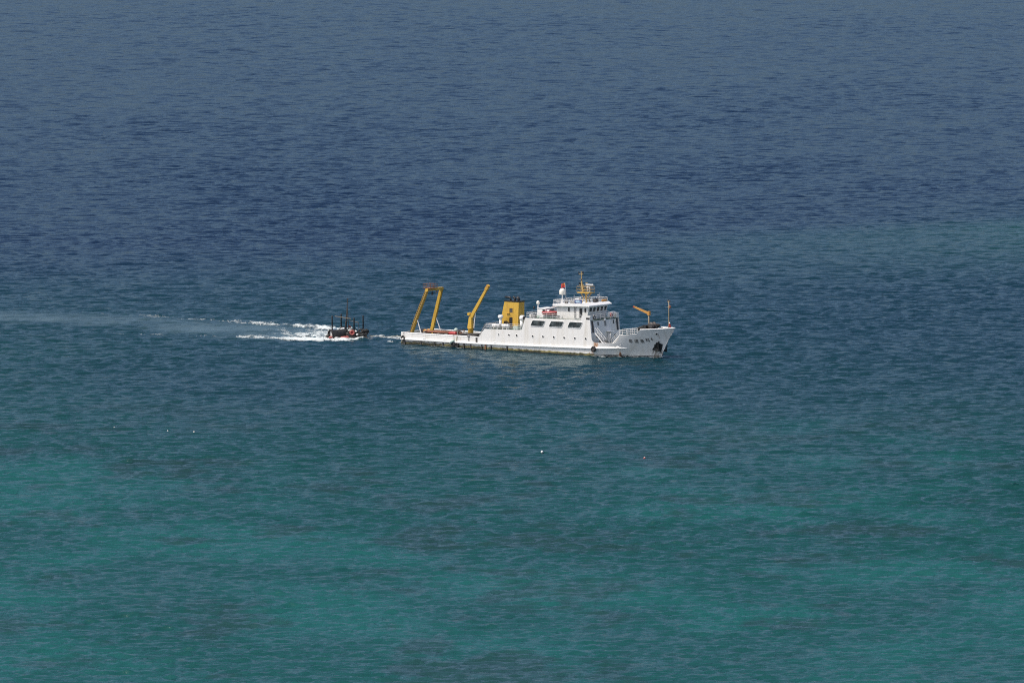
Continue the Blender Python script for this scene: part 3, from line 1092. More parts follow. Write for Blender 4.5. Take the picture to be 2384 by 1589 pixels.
def liferaft(x, y, z, label, L=1.55):
    t = aboard('liferaft_canister', label, 'life raft', (x, y, z), 0, 'life raft canisters on the boat deck rail')
    MB().lathe((0, 0, .62), [(.28, -L / 2), (.37, -L / 2 + .08), (.37, -.03), (.39, -.02), (.39, .02), (.37, .03), (.37, L / 2 - .08), (.28, L / 2)], 16, 'X').build('canister', 'white_clean', t, True)
    for k in (-.45, .45):
        MB().hexa([(k - .05, -.4, 0), (k + .05, -.4, 0), (k + .05, .4, 0), (k - .05, .4, 0)], [(k - .05, -.3, .34), (k + .05, -.3, .34), (k + .05, .3, .34), (k - .05, .3, .34)]).build('cradle', 'white', t)
        MB().torus((k * .8, 0, .62), .385, .018, 16, 5, (1, 0, 0)).build('strap', 'grey', t)


liferaft(24.1, -3.75, 3.96, 'white life raft canister beside the funnel door, forward one of two')
liferaft(21.9, -3.75, 3.90, 'white life raft canister by the boat deck corner rail, aft one of two')

# rescue boat and its little house on the bridge deck
bx = MB().hexa([(30.3, -2.1, 6.45), (32.1, -2.1, 6.5), (32.1, .9, 6.5), (30.3, .9, 6.45)], [(30.3, -2.1, 8.0), (32.15, -2.1, 8.05), (32.15, .9, 8.05), (30.3, .9, 8.0)])
dh = bx.build('deckhouse', 'white_clean', ship)
MB().box((31.2, -.6, 8.08), (2.0, 3.15, .09)).build('deckhouse_roof', 'white_clean', dh)
MB().box((32.16, -.5, 7.3), (.03, 2.3, 1.25)).build('deckhouse_door', 'grey', dh)
MB().box((34.5, .2, 7.4), (.7, 1.7, 1.0)).build('davit_winch', 'dark', ship)
MB().tube([(34.9, -.6, 6.5), (34.9, -.6, 8.2), (34.5, -1.2, 8.5), (33.6, -2.2, 8.5)], .09, 8).build('davit', 'white', ship)
rb = aboard('rescue_boat', 'small red rescue boat stowed behind the wheelhouse on the bridge deck', 'boat', (33.6, -2.3, 6.85))
h_b = MB()
secs = []
for i in range(9):
    t = i / 8
    w = .62 * (1 - max(0, (t - .6) / .4) ** 2) + .04
    zb = .15 + .35 * max(0, (t - .55) / .45) ** 2
    secs.append([(-1.6 + 3.1 * t, y_ * w, zz_) for y_, zz_ in ((-1, .62 + .15 * t), (-.85, .2 + zb * .4), (0, zb * .5), (.85, .2 + zb * .4), (1, .62 + .15 * t))])
for q in secs:
    h_b.v += q
for i in range(8):
    for k in range(4):
        h_b.f.append((i * 5 + k, i * 5 + 5 + k, i * 5 + 6 + k, i * 5 + 1 + k))
h_b.f.append((0, 1, 2, 3, 4))
for i in range(8):
    h_b.f.append((i * 5, i * 5 + 4, i * 5 + 9, i * 5 + 5))
h_b.build('boat_hull', 'red', rb, True)
tb = MB().tube([(-1.6, -.66, .62), (0.4, -.66, .7), (1.1, -.42, .74), (1.5, 0, .78), (1.1, .42, .74), (.4, .66, .7), (-1.6, .66, .62)], .16, 8)
tb.build('buoyancy_tube', 'red', rb, True)
MB().box((-.6, 0, .85), (.5, .45, .5)).build('steering_console', 'white_clean', rb)
MB().box((-1.75, 0, .75), (.3, .3, .7)).build('outboard_motor', 'dark', rb)
MB().box((0, 0, .0), (2.0, .5, .18)).build('cradle', 'grey', rb)
# tall signal lamp at the aft corner of the bridge deck
MB().tube([(29.7, -2.4, 6.4), (29.7, -2.4, 8.0)], .05, 6).lathe((29.7, -2.4, 8.0), [(.12, 0), (.2, .1), (.2, .35), (.12, .45)], 10).build('signal_lamp', 'black', ship)
for (q, dd, mt) in (((30.5, -3.6, 6.75), (1.0, .5, .5), 'grey'), ((32.6, -3.7, 6.78), (.8, .5, .45), 'white'), ((29.95, -3.6, 6.8), (.5, .5, .6), 'white'), ((31.6, -3.4, 6.7), (.7, .4, .35), 'green_pale')):
    MB().box(q, dd).build('deck_locker', mt, ship)

# ---------------- stern gantry
def gy(t):
    return 3.26 - 1.06 * t


gan = MB()
gan.bar((4.6, -2.45, 10.3), (4.6, 2.45, 10.3), .60, .48, side=(1, 0, 0))
gan = gan.build('stern_gantry', 'yellow', ship)
for s_ in (-1, 1):
    k0, k1, k2 = Vector((1.25, s_ * 3.26, 1.2)), Vector((2.25, s_ * 3.0, 4.2)), Vector((4.5, s_ * 2.25, 10.2))
    mb = MB().bar(k0, k1, .46, .58, .46, .66).bar(k1, k2, .46, .66, .44, .56)
    lg = mb.build('gantry_leg', 'yellow', gan)
    # ladder up the outer face of the leg
    mb = MB()
    d = (k2 - k0)
    for i in range(26):
        q = k0.lerp(k1, (i * .115)) if i < 9 else k1.lerp(k2, (i - 8.5) / 17.5)
        mb.tube([q + Vector((-.2, s_ * .30, 0)), q + Vector((.22, s_ * .30, 0))], .035, 5)
    for off in (-.22, .22):
        mb.tube([k0 + Vector((off, s_ * .30, 0)), k1 + Vector((off, s_ * .30, 0)), k2 + Vector((off, s_ * .30, -.1))], .035, 5)
    mb.build('leg_ladder', 'dark', lg)
    MB().tube([(2.75, s_ * 2.95, 4.6), (4.1, s_ * 3.15, 1.25)], [.07, .11], 8).build('hydraulic_ram', 'rail', gan)
    MB().box((1.5, s_ * 3.26, 1.45), (1.0, .7, .6)).build('gantry_foot', 'yellow', gan)
mb = MB()
for zq in (10.62, 11.0, 11.4):
    for yq in (-2.4, -.6):
        mb.tube([(3.7, yq, zq), (5.4, yq, zq)], .035, 5)
    for xq in (3.7, 5.4):
        mb.tube([(xq, -2.4, zq), (xq, -.2, zq)], .035, 5)
for xq in (3.7, 4.55, 5.4):
    for yq in (-2.4, -1.2, -.2):
        mb.tube([(xq, yq, 10.5), (xq, yq, 11.4)], .03, 5)
mb.box((4.55, -1.3, 10.57), (1.75, 2.3, .06))
mb.build('gantry_platform', 'rust', gan)
MB().tube([(4.6, -.7, 10.1), (4.6, -.7, 9.75)], .05, 6).box((4.6, -.7, 9.5), (.28, .2, .55)).build('hanging_block', 'black', gan)
MB().tube([(4.6, .6, 10.1), (4.6, .6, 9.85)], .05, 6).box((4.6, .6, 9.7), (.32, .25, .35)).build('hanging_block', 'grey', gan)

# ---------------- knuckle crane on the working deck
cx, cy = 14.55, -1.9
cr = MB().lathe((cx, cy, 1.15), [(.62, 0), (.55, .15), (.50, 1.2), (.50, 2.2), (.58, 2.3), (.58, 2.42)], 16).build('deck_crane', 'yellow', ship, True)
mb = MB().hexa([(cx - .48, cy - .45, 3.58), (cx + .5, cy - .45, 3.58), (cx + .5, cy + .45, 3.58), (cx - .48, cy + .45, 3.58)],
               [(cx - .2, cy - .3, 5.7), (cx + .32, cy - .3, 5.7), (cx + .32, cy + .3, 5.7), (cx - .2, cy + .3, 5.7)])
mb.build('crane_column', 'yellow', cr)
MB().bar((cx - .02, cy, 5.35), (18.45, cy, 11.35), .46, .66, .36, .42).build('crane_boom', 'yellow', cr)
MB().bar((18.2, cy, 11.0), (18.75, cy, 11.85), .5, .62, .46, .5).build('boom_head', 'yellow', cr)
MB().lathe((18.62, cy, 11.62), [(.26, -.28), (.26, .28)], 12, 'Y').build('sheave', 'orange', cr)
MB().lathe((cx - .25, cy - .1, 6.2), [(.3, -.3), (.3, .3)], 12, 'Y').build('crane_winch', 'yellow', cr)
MB().tube([(cx + .75, cy, 3.6), (cx + 1.15, cy, 6.6)], [.10, .06], 8).build('hydraulic_ram', 'rail', cr)
MB().tube([(cx + .5, cy + .2, 3.2), (cx + 1.0, cy + .2, 5.5)], .04, 6).build('hose', 'black', cr)

# ---------------- working deck gear, each a thing of its own
cp = aboard('corer_tube', 'long rust-brown sampling tube with a bright red end lying along the working deck', 'tube', (3.6, -1.3, 1.15))
MB().lathe((3.0, 0, 1.15), [(.16, -3.2), (.20, -3.0), (.20, 2.4)], 14, 'X').build('tube', 'brown', cp, True)
MB().lathe((6.2, 0, 1.12), [(.21, -.8), (.34, -.3), (.36, .75), (.26, .95)], 14, 'X').build('weight_head', 'red', cp, True)
MB().lathe((2.8, .55, 1.25), [(.13, -3.0), (.13, 3.6)], 10, 'X').build('barrel', 'rust', cp, True)
for k in (.6, 2.6, 4.6, 6.2):
    MB().box((k, .2, .42), (.16, 1.2, .84)).build('trestle', 'dark', cp)
t = aboard('steel_rack', 'low dark rack of rusty pipes behind the sampling tube', 'rack', (6.6, .9, 1.15))
MB().box((0, 0, 1.02), (6.0, 1.3, .12)).build('rack_top', 'rust', t)
for k in range(5):
    MB().lathe((0, -.5 + k * .25, 1.14), [(.09, -2.8), (.09, 2.8)], 8, 'X').build('pipe', 'brown' if k % 2 else 'rust', t, True)
for k in (-2.6, -.9, .9, 2.6):
    MB().box((k, 0, .48), (.12, 1.2, .96)).build('rack_leg', 'dark', t)
t = aboard('trawl_winch', 'rusty orange winch drum on a grey frame near the stern gantry', 'winch', (3.1, -.4, 1.15))
MB().lathe((0, 0, 1.0), [(.55, -.55), (.55, -.5), (.33, -.48), (.33, .48), (.55, .5), (.55, .55)], 16, 'Y').build('drum', 'orange', t, True)
for k in (-.72, .72):
    MB().prism([(-.6, k - .06, 0), (.6, k - .06, 0), (.2, k - .06, 1.25), (-.2, k - .06, 1.25)], (0, .12, 0)).build('winch_frame', 'grey', t)
MB().box((-.75, 0, .5), (.5, 1.2, .9)).build('gearbox', 'dark', t)
MB().box((-.9, -.3, .9), (.06, 1.5, 1.3)).build('guard_plate', 'grey', t)
t = aboard('ball_float', 'pale green round float on a dark stand in front of the deck crane', 'float', (9.6, .1, 1.15))
MB().ball((0, 0, 1.62), .4, 16, 10).build('ball', 'green_pale', t, True)
MB().lathe((0, 0, 0), [(.5, 0), (.42, .7), (.3, 1.28)], 10).build('stand', 'dark', t)
MB().box((.7, .5, 1.2), (.8, .7, .9)).build('gear_box', 'dark', t)
t = aboard('inflatable_boat', 'black inflatable workboat lying on a stand at the foot of the crane', 'boat', (15.8, -3.1, 1.85), .06)
MB().tube([(-1.9, -.7, .55), (1.0, -.7, .6), (1.7, -.4, .72), (2.0, 0, .78), (1.7, .4, .72), (1.0, .7, .6), (-1.9, .7, .55)], .27, 10).build('tube', 'rubber', t, True)
MB().box((-.2, 0, .38), (3.2, 1.1, .1)).build('floor', 'grey', t)
MB().box((-.2, 0, -.3), (2.6, .9, .8)).build('stand', 'dark', t)
MB().box((-.4, 0, .72), (.3, 1.3, .06)).build('thwart', 'wood', t)
t = aboard('tool_sled', 'jumble of grey steel sampling frames beside the crane foot', 'frame', (12.3, -2.6, 1.55))
for i, (a, b) in enumerate((((-1, -.5, .2), (.9, .3, 1.5)), ((-1, .5, .3), (.8, -.2, 1.35)), ((-.6, -.4, 1.3), (1.3, -.3, 1.0)), ((0, -.6, .2), (.2, -.5, 1.6)), ((.7, .4, .1), (.9, .5, 1.7)))):
    MB().bar(a, b, .14, .12).build('strut', 'grey' if i % 2 else 'rust', t)
MB().box((.1, 0, .35), (1.8, 1.2, .5)).build('base_frame', 'dark', t)
MB().box((.8, .1, 1.25), (.6, .3, .4)).build('control_box', 'white', t)
t = aboard('equipment_case', 'white equipment case stacked on dark crates forward of the crane', 'case', (16.4, -1.0, 1.15))
MB().box((0, 0, 1.35), (1.5, .8, .4)).build('case', 'white_clean', t)
MB().box((-.3, .1, .55), (1.7, 1.1, 1.1)).build('crate', 'dark', t)
MB().box((.75, -.3, .45), (.6, .6, .9)).build('crate', 'brown', t)
# port side netting rolled along the rail
mb = MB()
for i in range(16):
    xq = 15.5 + i * .52
    mb.ball((xq, 4.15, 3.2 + .085 * i + .12 * random.random()), .42 + .12 * random.random(), 8, 6, (1.1, .8, .8))
o = solo(mb, 'net_roll', 'net', 'long black net roll heaped along the far side abaft the funnel', 'net', (0, 0, 0), smooth=True)
o['kind'] = 'thing'
MB().hexa([(15.2, 3.8, 1.15), (23.4, 3.8, 1.15), (23.4, 4.4, 1.15), (15.2, 4.4, 1.15)], [(15.2, 3.9, 2.9), (23.4, 3.9, 4.1), (23.4, 4.4, 4.1), (15.2, 4.4, 2.9)]).build('net_rack', 'green', o)
# bollards and stern post
for xq, yq in ((.9, -4.1), (.9, 3.9), (11.4, -4.15), (7.5, -4.3)):
    b = MB()
    for k in (-.22, .22):
        b.lathe((xq + k, yq, 1.15), [(.13, 0), (.13, .95), (.18, .98), (.18, 1.12)], 10)
    b.build('bollard', 'brown' if xq < 1 else 'white', ship)
MB().box((16.1, -BE + .1, 2.35), (.5, .5, .3)).box((16.12, -BE - .06, 1.8), (.2, .06, .75)).build('fairlead', 'grey', ship)
MB().box((17.95, -BE - .02, 1.62), (.42, .05, 1.0)).build('freeing_port', 'dark', ship)

# ---------------- forecastle
mb = MB().lathe((54.5, -.2, 4.4), [(.3, 0), (.22, .3), (.16, 1.6), (.15, 3.9)], 12)
fc = mb.build('foredeck_crane', 'mast_grey', ship, True)
MB().bar((54.75, -.2, 8.12), (51.0, -.2, 9.32), .26, .42, .2, .26).build('crane_boom', 'orange', fc)
MB().box((54.55, -.2, 8.25), (.42, .45, .75)).build('crane_head', 'orange', fc)
MB().lathe((51.1, -.2, 9.25), [(.14, -.15), (.14, .15)], 10, 'Y').build('sheave', 'red', fc)
wl_ = MB().lathe((55.2, -.1, 5.95), [(.72, -.5), (.72, -.42), (.42, -.4), (.42, .4), (.72, .42), (.72, .5)], 18, 'Y').build('windlass', 'dark', ship, True)
MB().lathe((55.2, -.1, 5.95), [(.4, -.55), (.4, -.51)], 14, 'Y').build('drum_face', 'dark', wl_)
MB().box((54.9, -.1, 4.95), (2.6, 2.0, 1.0)).build('winch_bed', 'black', wl_)
MB().box((54.0, -.1, 5.6), (.8, 1.6, .9)).build('winch_motor', 'black', wl_)
mb = MB()
for i in range(34):
    xq = 50.9 + random.random() * 3.9
    mb.ball((xq, 1.2 + random.random() * 1.8, 5.0 + (xq - 50.9) * .17 + .2 * random.random()), .34 + .16 * random.random(), 8, 6, (1.5, 1.1, .75))
o = solo(mb, 'net_heap', 'net', 'heap of black netting on the forecastle between the house and the windlass', 'net', (0, 0, 0), smooth=True)
fm = MB().lathe((58.9, 0, 4.55), [(.15, 0), (.14, 1.2), (.11, 4.2), (.08, 6.2)], 10).build('foremast', 'mast_grey', ship, True)
MB().bar((58.65, 0, 9.6), (59.15, 0, 9.6), .12, .1).bar((58.6, 0, 10.5), (59.2, 0, 10.5), .1, .08).build('lamp_bracket', 'mast_tan', fm)
for q in ((59.1, 0, 9.85), (58.7, 0, 10.75), (59.1, 0, 10.7)):
    MB().lathe(q, [(.09, -.2), (.11, -.14), (.11, .14), (.06, .2)], 10).build('navigation_lamp', 'dark', fm)
MB().lathe((59.15, 0, 9.45), [(.05, -.1), (.2, 0), (.2, .35), (.05, .45)], 10).build('bell', 'brown', fm)
for xq, yq in ((57.5, -1.2), (57.9, -1.0), (57.6, 1.2), (58.0, 1.0)):
    MB().lathe((xq, yq, 4.55), [(.16, 0), (.14, .95), (.2, 1.0), (.2, 1.15)], 10).build('bollard', 'white', ship)
# inside of the port bow: stanchions of the bulwark
for xq in (55.5, 56.6, 57.7):
    MB().box((xq, half(xq, 5) - .25, 5.0), (.08, .3, .85)).build('bulwark_stay', 'dark', ship)

# ---------------- things on the bow plating
def hull_frame(x, z, s_=-1):
    """point on the plating with tangents along the ship and up, and outward normal"""
    P = lambda a, b: Vector((a, s_ * half(a, b), b))
    q = P(x, z)
    tx = (P(x + .05, z) - P(x - .05, z)).normalized()
    tz = (P(x, z + .05) - P(x, z - .05)).normalized()
    nn = tx.cross(tz).normalized()
    if nn.y * s_ < 0:
        nn = -nn
    return q, tx, tz, nn


GLY = ['\u7ca4', '\u6e5b', '\u6e14', '\u79d1', '6']
for ch, xq, zq in zip(GLY, (52.59, 53.53, 54.49, 55.45, 56.28), (3.19, 3.22, 3.35, 3.54, 3.60)):
    q, tx, tz, nn = hull_frame(xq, zq)
    cu = bpy.data.curves.new('glyph', 'FONT')
    cu.body = ch
    cu.size = .75
    cu.align_x = 'CENTER'
    cu.align_y = 'CENTER'
    cu.extrude = .008
    cu.offset = .003
    tmp = bpy.data.objects.new('tmp_glyph', cu)
    COL.objects.link(tmp)
    bpy.context.view_layer.update()
    me = bpy.data.meshes.new_from_object(tmp.evaluated_get(bpy.context.evaluated_depsgraph_get()))
    bpy.data.objects.remove(tmp)
    me.name = 'name_character'
    me.materials.clear()
    me.materials.append(M['dark'])
    cen = sum((v.co for v in me.vertices), Vector()) / max(1, len(me.vertices))
    m3 = Matrix((tx, tz, nn)).transposed()
    for v in me.vertices:
        c2 = v.co - Vector((cen.x, cen.y, 0))
        xx, zz_ = xq + c2.x, zq + c2.y                    # wrap onto the flared plating
        v.co = Vector((xx, -half(xx, zz_), zz_)) + nn * (.05 + c2.z)
    o = bpy.data.objects.new('name_character', me)
    COL.objects.link(o)
    o.parent = ship


def plate(corners, off, name, mat, n_=8):
    mb = MB()
    (ax_, az_), (bx_, bz_), (cx_, cz_), (dx_, dz_) = corners
    for lay in (off, off * .3):
        for i in range(n_ + 1):
            for j in range(n_ + 1):
                u, v = i / n_, j / n_
                xq = (ax_ * (1 - u) + bx_ * u) * (1 - v) + (dx_ * (1 - u) + cx_ * u) * v
                zq = (az_ * (1 - u) + bz_ * u) * (1 - v) + (dz_ * (1 - u) + cz_ * u) * v
                q, _, _, nn = hull_frame(xq, zq)
                mb.v.append(tuple(q + nn * lay))
    w = n_ + 1
    for i in range(n_):
        for j in range(n_):
            a = i * w + j
            mb.f.append((a, a + w, a + w + 1, a + 1))
    return mb.build(name, mat, ship)


plate(((55.83, 1.58), (57.30, 1.21), (57.82, 2.67), (56.88, 3.05)), .035, 'anchor_plate', 'black')
q, tx, tz, nn = hull_frame(57.32, 4.63)
MB().torus(q + nn * .02, .26, .07, 16, 6, nn).build('fairlead', 'white', ship, True)
fm_ = MB().lathe((0, 0, 0), [(.24, -.02), (.24, .03)], 14).build('fairlead_mouth', 'black', ship)
fm_.matrix_local = Matrix.Translation(q + nn * .02) @ nn.to_track_quat('Z', 'Y').to_matrix().to_4x4()
q, tx, tz, nn = hull_frame(57.59, 3.95)
MB().ball(q, .09, 8, 6).build('scupper', 'black', ship)


def anchor(loc, label, s_):
    t = aboard('anchor', label, 'anchor', loc, 0, 'anchors at the bow')
    MB().tube([(0, 0, .1), (.42, s_ * .12, 1.35)], .12, 8).build('shank', 'black', t)
    MB().torus((.46, s_ * .13, 1.47), .14, .05, 12, 6, (0, 1, .2)).build('ring', 'black', t)
    MB().box((0, 0, .08), (.95, .42, .36), (0, .3, 0)).build('crown', 'black', t)
    for k in (-1, 1):
        MB().hexa([(k * .34 - .11, -.08, .1), (k * .34 + .13, -.08, .1), (k * .34 + .13, .10, .1), (k * .34 - .11, .10, .1)],
                  [(k * .46 - .03, s_ * .25 - .05, 1.0), (k * .46 + .06, s_ * .25 - .05, 1.0), (k * .46 + .06, s_ * .25 + .05, 1.0), (k * .46 - .03, s_ * .25 + .05, 1.0)]).build('fluke', 'black', t)


q = hull_frame(56.7, 1.75)[0]
anchor((56.85, q.y - .22, 1.62), 'black anchor housed against the square black plate on the near bow', -1)
anchor((57.35, half(57.35, 1.6) + .55, 1.38), 'black anchor sticking out past the stem on the far bow', 1)


def tyre(loc, label, r=.42, w=.16, normal=(0, 1, 0), rope=1.0):
    t = aboard('tyre_fender', label, 'tyre', loc, 0, 'tyre fenders hung on the hull')
    MB().torus((0, 0, 0), r - w, w, 24, 10, normal, 1.1).build('tyre', 'rubber', t, True)
    if rope:
        MB().tube([(0, .05, r - w), (0.02, .12, r + rope)], .03, 5).build('rope', 'rope', t)
    return t


tt = tyre((45.25, -BE - .32, 1.42), 'big black tyre fender hanging below the cut in the bow side, rust around it', .56, .22, (0, 1, 0), .8)
MB().lathe((0, -.04, 0), [(.36, -.08), (.30, -.12), (.1, -.14)], 16, 'Y').build('hub_cover', 'dark', tt)
tyre((.75, -BE - .24, 1.15), 'black tyre fender hung by a rope at the stern corner', .52, .13, (.25, 1, 0), .7)
tyre((12.6, -BE - .3, .58), 'black tyre fender at the waterline abaft the crane, left of a pair', .48, .15, (.1, 1, 0), 1.3)
tyre((13.5, -BE - .3, .50), 'black tyre fender at the waterline below the crane, right of a pair', .48, .15, (-.1, 1, 0), 1.3)
t = solo(MB().tube([(0, 0, 0), (-.12, -.02, -.8), (-.3, -.05, -1.35)], .05, 6), 'mooring_rope', 'rope', 'yellowed rope hanging over the side above the pale green fender', 'rope', (13.4, -BE - .1, 2.2))
t = solo(MB().tube([(-.5, 0, -.32), (-.3, 0, .0), (.1, -.03, .18), (.45, 0, .34)], [.16, .26, .26, .16], 10), 'hull_fender', 'green_pale', 'pale green fender bag hanging over the strake by the tyre pair', 'fender', (12.55, -BE - .38, 1.02), smooth=True)


def lifebuoy(loc, label, normal, mat='red'):
    t = aboard('lifebuoy', label, 'lifebuoy', loc, 0, 'lifebuoys on the bridge front')
    MB().torus((0, 0, 0), .30, .085, 20, 8, normal).build('ring', mat, t, True)
    nn = Vector(normal).normalized()
    u = nn.orthogonal().normalized()
    w = nn.cross(u)
    for k in range(4):
        d = (u, w, -u, -w)[k]
        MB().torus(d * .30, .093, .012, 10, 5, nn.cross(d)).build('band', 'white_clean', t)


lifebuoy((44.3, -3.35, 7.18), 'dark weathered lifebuoy on the starboard wing bulwark below the wheelhouse windows', (1, 0, 0), 'dark')
lifebuoy((44.2, 2.2, 7.25), 'red lifebuoy on the bridge front rail beside the white boxes', (1, 0, 0), 'red')
for k, (xq, yq) in enumerate(((43.6, 2.75), (43.35, 3.95))):
    solo(MB().box((0, 0, .55), (.8, .42, 1.1)), 'white_box', 'white_clean', ('white box on the bridge front, next to the red lifebuoy', 'white box on the bridge front, nearest the far wing')[k], 'box', (xq, yq, 6.66), 0, 'boxes on the bridge front')

# ---------------- crew member at the bow
pm = aboard('person', 'person in a red coverall and white helmet standing at the very tip of the bow', 'person', (59.24, .02, 4.96), R(200))
MB().box((59.08, 0, 4.77), (.32, .4, .38)).build('bow_platform', 'white', ship)
J = {'pel': (0, 0, .95), 'spn': (.03, 0, 1.18), 'chs': (.08, 0, 1.36), 'nek': (.12, 0, 1.50), 'hed': (.16, 0, 1.64), 'top': (.17, 0, 1.76)}
E_ = [('pel', 'spn'), ('spn', 'chs'), ('chs', 'nek'), ('nek', 'hed'), ('hed', 'top')]
RAD = {'pel': .155, 'spn': .14, 'chs': .15, 'nek': .062, 'hed': .092, 'top': .06}
for s_, n_ in ((1, 'l'), (-1, 'r')):
    J.update({'hip' + n_: (0, s_ * .1, .88), 'kne' + n_: (.06, s_ * .13, .48), 'ank' + n_: (-.02, s_ * .14, .09), 'toe' + n_: (.17, s_ * .16, .05),
              'sho' + n_: (.08, s_ * .2, 1.41), 'elb' + n_: (.14, s_ * .29, 1.13), 'wri' + n_: (.38, s_ * .2, 1.08), 'han' + n_: (.46, s_ * .18, 1.06)})
    E_ += [('pel', 'hip' + n_), ('hip' + n_, 'kne' + n_), ('kne' + n_, 'ank' + n_), ('ank' + n_, 'toe' + n_), ('chs', 'sho' + n_), ('sho' + n_, 'elb' + n_), ('elb' + n_, 'wri' + n_), ('wri' + n_, 'han' + n_)]
    RAD.update({'hip' + n_: .105, 'kne' + n_: .075, 'ank' + n_: .055, 'toe' + n_: .04, 'sho' + n_: .08, 'elb' + n_: .058, 'wri' + n_: .038, 'han' + n_: .034})
    for f in range(4):
        a, b = 'fa%d%s' % (f, n_), 'fb%d%s' % (f, n_)
        J[a] = (.52 - .008 * abs(f - 1.4), s_ * (.165 + .02 * (f - 1.5)), 1.055)
        J[b] = (.555 - .01 * abs(f - 1.4), s_ * (.165 + .021 * (f - 1.5)), 1.02)
        E_ += [('han' + n_, a), (a, b)]
        RAD.update({a: .0095, b: .008})
    J['th' + n_] = (.47, s_ * .115, 1.03)
    E_.append(('han' + n_, 'th' + n_))
    RAD['th' + n_] = .011
keys = list(J)
me = bpy.data.meshes.new('body')
me.from_pydata([J[k] for k in keys], [(keys.index(a), keys.index(b)) for a, b in E_], [])
bo_ = bpy.data.objects.new('body', me)
COL.objects.link(bo_)
sk = bo_.modifiers.new('skin', 'SKIN')
for k, v in zip(keys, me.skin_vertices[0].data):
    v.radius = (RAD[k], RAD[k])
    v.use_root = (k == 'pel')
sb = bo_.modifiers.new('sub', 'SUBSURF')
sb.levels = sb.render_levels = 1
bpy.context.view_layer.update()
bm_ = bpy.data.meshes.new_from_object(bo_.evaluated_get(bpy.context.evaluated_depsgraph_get()))
bpy.data.objects.remove(bo_)
body = bpy.data.objects.new('body', bm_)
COL.objects.link(body)
body.parent = pm
bm_.materials.clear()
for k in ('cloth_red', 'skin', 'black'):
    bm_.materials.append(M[k])
for q in bm_.polygons:
    q.use_smooth = True
    c_ = q.center
    q.material_index = 1 if (c_.z > 1.52 or c_.x > .40) else (2 if c_.z < .11 else 0)
MB().ball((.25, 0, 1.635), .022, 8, 6, (1, .8, 1.3)).build('nose', 'skin', pm, True)
for s_ in (-1, 1):
    MB().ball((.245, s_ * .034, 1.665), .012, 6, 5).build('eye', 'black', pm, True)
    MB().ball((.155, s_ * .093, 1.645), .03, 8, 6, (.7, .35, 1)).build('ear', 'skin', pm, True)
MB().box((.243, 0, 1.592), (.01, .05, .01)).build('mouth', 'brown', pm)
MB().lathe((.165, 0, 1.68), [(.16, 0), (.155, .02), (.128, .025), (.125, .07), (.09, .135), (.02, .16)], 16).build('helmet', 'white_clean', pm, True)

# ------------------------------------------------------------------ the towed raft
RP = Vector((-31.7, 1484.3, 0.0))
raft = bpy.data.objects.new('towed_raft', None)
COL.objects.link(raft)
raft.location = RP
raft.rotation_euler = (0, 0, R(4))
tag(raft, 'low black work raft with standing poles, towed through white foam behind the ship', 'raft')
MB().box((.2, 0, .28), (7.7, 4.0, .35)).build('raft_deck', 'dark', raft)
for k in range(5):
    MB().lathe((.2, -1.7 + k * .85, .1), [(.1, -3.9), (.26, -3.7), (.26, 3.7), (.1, 3.9)], 10, 'X').build('pontoon', 'black', raft, True)
for x_, y_, z0, z1 in ((-2.56, .3, .3, 4.25), (-.79, 1.4, .3, 4.55), (.08, 1.2, .3, 3.05), (1.58, -.3, .3, 3.95), (3.35, .3, .3, 4.32)):
    MB().lathe((x_, y_, 0), [(.135, z0), (.135, z1 - .1), (.11, z1)], 9).build('pole', 'black', raft, True)
tri = MB()
tp = Vector((.40, 1.0, 7.5))
tri.tube([tp + Vector((0, 0, .0)), (.36, 1.0, 5.9)], .085, 6)
for q in ((-.12, .8, .4), (.68, .6, .4), (.2, 1.9, .4)):
    tri.tube([(.36, 1.0, 6.3), q], [.075, .07], 6)
tri.bar((.2, 1, 7.45), (.75, 1, 7.42), .06, .06)
for zq, w in ((3.2, .52), (4.4, .34), (5.4, .18)):
    tri.tube([(.36 - w * .62, .9, zq), (.36 + w * .5, .85, zq)], .035, 5)
tri.build('tripod_mast', 'dark', raft)
MB().bar((-2.05, .6, 4.18), (1.0, .35, 3.70), .26, .11).build('boom_plank', 'wood', raft)
MB().bar((.9, .6, 3.32), (2.5, .45, 2.92), .2, .08).build('boom_plank', 'wood', raft)
MB().tube([(2.5, .45, 2.92), (2.55, .4, .5)], .04, 6).build('plank_prop', 'dark', raft)
# big rolled cover: arched hoops under black tarpaulin, open pale mouth at the trailing end
ang_ = R(34)
ax_ = Vector((math.cos(ang_), math.sin(ang_), 0))
sd_ = Vector((-math.sin(ang_), math.cos(ang_), 0))
st_ = Vector((-2.95, -1.55, .35))
cov = MB()
nl, na = 14, 18
for i in range(nl + 1):
    t_ = i / nl
    r_ = .86 + 0.015 * math.sin(i * 1.9) - .22 * max(0, t_ - .7)
    for k in range(na + 1):
        a = math.pi * k / na
        wob = 1 + .018 * math.sin(i * 2.1 + k * 1.3)
        q = st_ + ax_ * (t_ * 3.5) + sd_ * (math.cos(a) * r_ * .95 * wob) + Vector((0, 0, math.sin(a) * (r_ + .58 - .10 * math.sin(t_ * 3)) * wob))
        cov.v.append(tuple(q))
for i in range(nl):
    for k in range(na):
        a = i * (na + 1) + k
        cov.f.append((a, a + na + 1, a + na + 2, a + 1))
cover = cov.build('tarpaulin_cover', 'tarp', raft, True)
sd2 = cover.modifiers.new('cloth', 'SOLIDIFY')
sd2.thickness = .09
mo = MB()
mo.v = [tuple(st_ + ax_ * .18 + sd_ * (math.cos(math.pi * k / 16) * .62) + Vector((0, 0, .12 + math.sin(math.pi * k / 16) * 1.12))) for k in range(17)]
MB().prism(mo.v, ax_ * .05).build('cover_lining', 'white', cover)
hp = MB()
